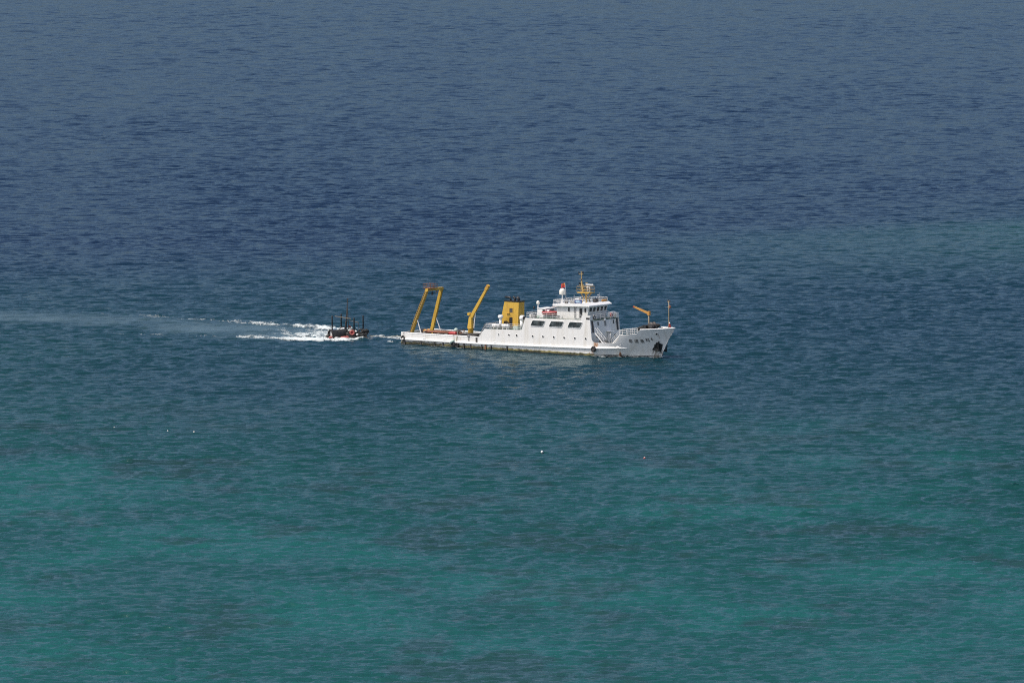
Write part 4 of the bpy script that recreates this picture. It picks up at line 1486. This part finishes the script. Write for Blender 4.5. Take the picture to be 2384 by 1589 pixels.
hp.tube([st_ + ax_ * -.05 + sd_ * (math.cos(math.pi * k / 16) * .80) + Vector((0, 0, math.sin(math.pi * k / 16) * 1.36)) for k in range(17)], .14, 8)
hp.build('hoop', 'rubber', cover, True)
MB().tube([(-4.0, -1.5, .3), (-3.5, -1.55, .62), (-3.0, -1.6, .8)], [.2, .28, .2], 8).build('skirt_roll', 'tarp', raft, True)
for k, (q, dd) in enumerate((((.9, -.8, .75), (1.6, 1.4, .7)), ((2.6, -.6, .8), (1.4, 1.6, .9)), ((3.5, -.2, .65), (.9, 1.8, .6)), ((1.7, .8, .8), (2.4, 1.2, .9)))):
    MB().box(q, dd, (0, .05 * (-1) ** k, .12 * (-1) ** k)).build('covered_gear', 'tarp' if k % 2 else 'dark', raft, False, .12)


for k in range(16):
    q = (.4 + 3.6 * random.random(), -1.5 + 2.6 * random.random(), .75 + .7 * random.random())
    MB().ball(q, .34 + .2 * random.random(), 9, 6, (1.2, 1, .7)).build('net_bundle', 'net' if k % 3 else 'tarp', raft, True)
for k in range(5):
    a = random.random() * 3
    q = Vector((.9 + k * .7, -1.2 + .5 * (k % 3), 1.2))
    MB().tube([q, q + Vector((.5 * math.cos(a), .3 * math.sin(a), .75))], .04, 6).build('stanchion', 'dark', raft)


def on_raft(mb, name, mat, label, cat, group=None, smooth=True):
    o = mb.build(name, mat, None, smooth)
    o.location = RP
    o.rotation_euler = raft.rotation_euler
    return tag(o, label, cat, group)


b = on_raft(MB().torus((1.15, -1.75, 1.22), .37, .14, 22, 10, (0, 1, -.15)), 'lifebuoy', 'buoy_red', 'orange-red life ring standing upright against the raft\'s dark gear', 'lifebuoy')
MB().box((1.15, -1.62, 1.2), (.5, .06, .5)).build('backing_pad', 'red', b)
f1 = on_raft(MB().tube([(-1.15, -2.35, .12), (-.95, -2.35, .2), (-.2, -2.3, .26), (.35, -2.25, .36), (.55, -2.22, .4)], [.12, .32, .34, .28, .12], 12), 'raft_fender', 'buoy_red', 'fat faded red fender at the middle of the raft\'s near edge', 'fender', 'red fenders along the raft')
on_raft(MB().tube([(-3.35, -2.2, .32), (-3.1, -2.2, .38), (-2.7, -2.15, .36), (-2.45, -2.15, .3)], [.1, .22, .22, .1], 12), 'raft_fender', 'buoy_red', 'smaller faded red fender under the open end of the black cover', 'fender', 'red fenders along the raft')
on_raft(MB().tube([(-2.3, -2.15, .25), (-2.0, -2.2, .3), (-1.6, -2.2, .28), (-1.35, -2.15, .22)], [.06, .13, .13, .06], 10), 'raft_fender', 'white', 'thin pale fender between the two red fenders of the raft', 'fender')
for i, (q, s_, lab) in enumerate((((.78, -1.1, 1.62), (1.9, 1, .8), 'white float lying on the gear above the life ring'), ((1.9, -1.3, 1.42), (.9, .9, 1), 'white float just right of the life ring, upper one'),
                                  ((2.1, -1.65, .82), (1.4, 1, .8), 'white float low on the raft edge, right of the life ring'), ((-.72, .6, 1.74), (1.3, 1, .8), 'white bundle under a black hoop, left one'),
                                  ((-.35, .6, 1.80), (1.1, 1, .9), 'white bundle under a black hoop, right one'), ((4.1, -.5, .92), (1.2, .9, .8), 'white float at the leading end of the raft'))):
    on_raft(MB().ball(q, .2, 10, 8, s_), 'float', 'white_clean', lab, 'float', 'white floats on the raft')
on_raft(MB().torus((-.5, .75, 1.45), .62, .1, 20, 8, (.1, 1, 0)), 'tyre', 'rubber', 'black tyre arching over the white bundles behind the cover', 'tyre', 'tyres on the raft')
on_raft(MB().torus((2.85, -.9, 1.35), .42, .14, 20, 8, (.25, 1, 0)), 'tyre', 'rubber', 'upright black tyre beside the raft\'s last pole', 'tyre', 'tyres on the raft')
on_raft(MB().torus((2.55, -1.95, .48), .34, .12, 20, 8, (.4, 1, 0)), 'tyre', 'rubber', 'black tyre low on the raft\'s near edge at the towing end', 'tyre', 'tyres on the raft')
on_raft(MB().torus((3.3, -1.7, .55), .40, .15, 20, 8, (-.2, 1, .2)), 'tyre', 'tarp', 'dusty grey tyre at the corner nearest the ship', 'tyre', 'tyres on the raft')
on_raft(MB().box((-2.05, .5, 1.72), (.8, .4, .22), (0, -.2, .1)), 'plastic_box', 'cyan', 'pale blue plastic box behind the black cover', 'box', None, False)
on_raft(MB().box((2.5, .8, 1.72), (.9, .3, .12), (0, .35, .1)), 'plastic_sheet', 'cyan', 'pale blue sheet leaning between the two right-hand poles', 'sheet', None, False)
fl = MB()
for i in range(7):
    for j in range(5):
        fl.v.append((.5 + i * .09, .9 + .05 * math.sin(i * 1.3), 1.95 + j * .11 - .02 * i))
for i in range(6):
    for j in range(4):
        a = i * 5 + j
        fl.f.append((a, a + 5, a + 6, a + 1))
o = on_raft(fl, 'pennant', 'buoy_red', 'small faded pink pennant on the raft beside the tripod mast', 'flag')
MB().tube([(.5, .9, .5), (.5, .9, 2.45)], .03, 5).build('stick', 'dark', o)

# tow line from the stern to the raft
tl = MB()
a, b = SHIP_M @ Vector((.1, -1.2, 1.6)), Vector((-27.4, 1484.1, .55))
pts = [a.lerp(b, k / 12) - Vector((0, 0, .35 * math.sin(math.pi * k / 12))) for k in range(13)]
tag(tl.tube(pts, .035, 5).build('tow_line', 'rope'), 'thin rope from the ship\'s stern to the raft', 'rope')

# ------------------------------------------------------------------ floats on the water
for (x_, y_, r_, mt, lab) in ((-67.0, 1310.6, .13, 'dome', 'small white buoy, leftmost of the three in a row on the left'), (-57.8, 1306.2, .12, 'white', 'small greyish white buoy, middle of the three in a row on the left'),
                              (-53.2, 1301.9, .13, 'dome', 'small white buoy, rightmost of the three in a row on the left'), (4.9, 1269.5, .21, 'white_clean', 'bright white buoy alone on the water below the middle of the ship'),
                              (21.5, 1261.3, .19, 'buoy_red', 'red and white buoy alone on the water below the bow')):
    zz_ = float(sea_height(np.array([x_]), np.array([y_]))[0][0])
    o = MB().ball((0, 0, .12), r_, 14, 10, (1, 1, 1.05)).build('mooring_buoy', mt, None, True)
    o.location = (x_, y_, zz_)
    tag(o, lab, 'buoy', 'mooring buoys on the water')
    MB().torus((0, 0, .12 + r_ * 1.05), .05, .015, 10, 5, (1, 0, 0)).build('eye', 'dark', o)
    if mt == 'buoy_red':
        MB().lathe((0, 0, .12), [(r_ * .6, r_ * .82), (r_ * .62, r_ * .86), (.02, r_ * 1.09)], 12).build('cap', 'white_clean', o, True)

# ------------------------------------------------------------------ foam
m, nt, p = new_mat('foam')
n = N(nt)
c = n.coord()
fr = n.noise(c, 3.2, 5, .7)
n.put(p.inputs['Base Color'], n.mix(n.smooth(fr, .35, .65), (.40, .48, .48), (.66, .69, .68)))
p.inputs['Roughness'].default_value = .8
n.put(p.inputs['Alpha'], n.smooth(n.math('ADD', n.attr('froth')[2], n.math('MULTIPLY', n.math('SUBTRACT', fr, .5), .5)), -.02, .58))
n.put(p.inputs['Normal'], n.bump(fr, .12, .6))
M['foam'] = m


def foam_mesh(name, x0, x1, y0, y1, st, dens, label):
    """patches of froth on the water: a fine grid clipped where the froth thins out to nothing"""
    gx, gy_ = np.arange(x0, x1, st), np.arange(y0, y1, st * 1.4)
    GX, GY = np.meshgrid(gx, gy_)
    d = dens(GX, GY).ravel()
    hz, hx, hy = sea_height(GX, GY)
    co = np.stack([GX + hx, GY + hy, hz + .03 + .9 * np.exp(-((GX + 36.6) / 2.2) ** 2 - ((GY - 1488.5) / 5.0) ** 2) + .30 * np.clip(dens(GX, GY), 0, 1) * (.3 + fbm(GX / .9, GY / .9, 77, 2))], -1).reshape(-1, 3)
    ii = np.arange(GX.size).reshape(GX.shape)
    a, b, c_, e_ = ii[:-1, :-1].ravel(), ii[:-1, 1:].ravel(), ii[1:, 1:].ravel(), ii[1:, :-1].ravel()
    tri = np.concatenate([np.stack([a, b, c_], -1), np.stack([a, c_, e_], -1)])
    pos = d[tri] > 0
    k = pos.sum(1)
    V, F, D = [co], [tri[k == 3]], [d]
    base = len(co)

    def cut(p, q):
        t = (d[p] / (d[p] - d[q]))[:, None]
        return co[p] * (1 - t) + co[q] * t
    for want, flag in ((1, True), (2, False)):
        t3, p3 = tri[k == want], pos[k == want]
        odd = np.argmax(p3 == flag, 1)
        t3 = np.stack([t3[np.arange(len(t3)), (odd + j) % 3] for j in range(3)], -1)
        u, v = cut(t3[:, 0], t3[:, 1]), cut(t3[:, 0], t3[:, 2])
        m_ = len(t3)
        iu, iv = base + np.arange(m_), base + m_ + np.arange(m_)
        V += [u, v]
        D += [np.zeros(m_), np.zeros(m_)]
        base += 2 * m_
        if want == 1:
            F.append(np.stack([t3[:, 0], iu, iv], -1))
        else:
            F += [np.stack([iu, t3[:, 1], t3[:, 2]], -1), np.stack([iu, t3[:, 2], iv], -1)]
    V, F, D = np.concatenate(V), np.concatenate(F), np.concatenate(D)
    used = np.unique(F)
    rem = np.full(len(V), -1)
    rem[used] = np.arange(len(used))
    o = np_mesh(name, V[used], rem[F], dict(froth=D[used]), M['foam'])
    return tag(o, label, None, kind='stuff')


def line_d(x, y, px, py):
    d = np.full(x.shape, 1e9)
    for (ax, ay), (bx, by) in zip(zip(px[:-1], py[:-1]), zip(px[1:], py[1:])):
        L2 = (bx - ax) ** 2 + (by - ay) ** 2
        t = np.clip(((x - ax) * (bx - ax) + (y - ay) * (by - ay)) / L2, 0, 1)
        d = np.minimum(d, np.hypot(x - ax - t * (bx - ax), y - ay - t * (by - ay)))
    return d


def raft_foam(x, y):
    nz = fbm(x / 3.4, y / 5.0, 91, 4, .6)
    nf = fbm(x / .5, y / 1.3, 93, 4, .7)
    nn = .5 * nz + .5 * nf
    near = np.interp(x, [-105, -80, -62, -50, -42, -36], [.08, .20, .36, .54, .80, 1.0])
    up = np.exp(-(line_d(x, y, UPX[1:], UPY[1:]) / np.interp(x, [-100, -60, -36], [2.5, 3.0, 3.4])) ** 2)
    lo = np.exp(-(line_d(x, y, LOX[1:], LOY[1:]) / np.interp(x, [-100, -60, -44, -36], [1.8, 2.0, 2.8, 3.2])) ** 2)
    body = wake_band(x, y) * sstep(x, -58, -38) * .66
    front = np.exp(-(line_d(x, y, [-42, -36, -32, -27.5], [1481.3, 1480.6, 1481.0, 1482.0]) / np.interp(x, [-42, -34, -27], [2.1, 1.8, .9])) ** 2) * 1.08
    lead = np.exp(-(line_d(x, y, [-28.5, -25.6, -23.2, -20.8], [1485.0, 1488.5, 1485.8, 1481.5]) / 2.2) ** 2) * np.interp(x, [-29, -25, -21], [.85, .62, .58])
    lead2 = np.exp(-(line_d(x, y, [-25.5, -23, -21], [1477.5, 1476.2, 1475.6]) / 1.0) ** 2) * .5
    v = np.maximum.reduce([up * near, lo * near * 1.05, body, front, lead, lead2])
    return v - (1.12 - .98 * sstep(nn, .30, .66)) * .64 - .05


foam_mesh('wake_foam', -106, -19.5, 1472, 1552, .14, raft_foam, 'white foam churned up round the towed raft and trailing away to the left')


def bow_foam(x, y):
    q = SHIP_M.inverted()
    lx = q[0][0] * x + q[0][1] * y + q[0][3]
    ly = q[1][0] * x + q[1][1] * y + q[1][3]
    hb = np.vectorize(lambda a: half(a, 0.0))(np.clip(lx, 0, 57.2))
    off = -ly - hb
    nn = fbm(lx / 1.1, ly / .8, 55, 3, .6)
    w = np.exp(-((off - .45) / .55) ** 2) * (off > -.1) * (ly < .3)
    along = np.interp(lx, [-1, 0, 6, 10, 14, 16, 44, 46, 50, 55, 57.6, 58.2], [.3, .3, .30, .36, .34, .22, .24, .58, .62, .58, .52, .0])
    return w * along - (1.0 - sstep(nn, .3, .72)) * .42 - .14


foam_mesh('bow_foam', -24, 34, 1434, 1482, .16, bow_foam, 'broken white foam along the ship\'s waterline, mostly under the bow')
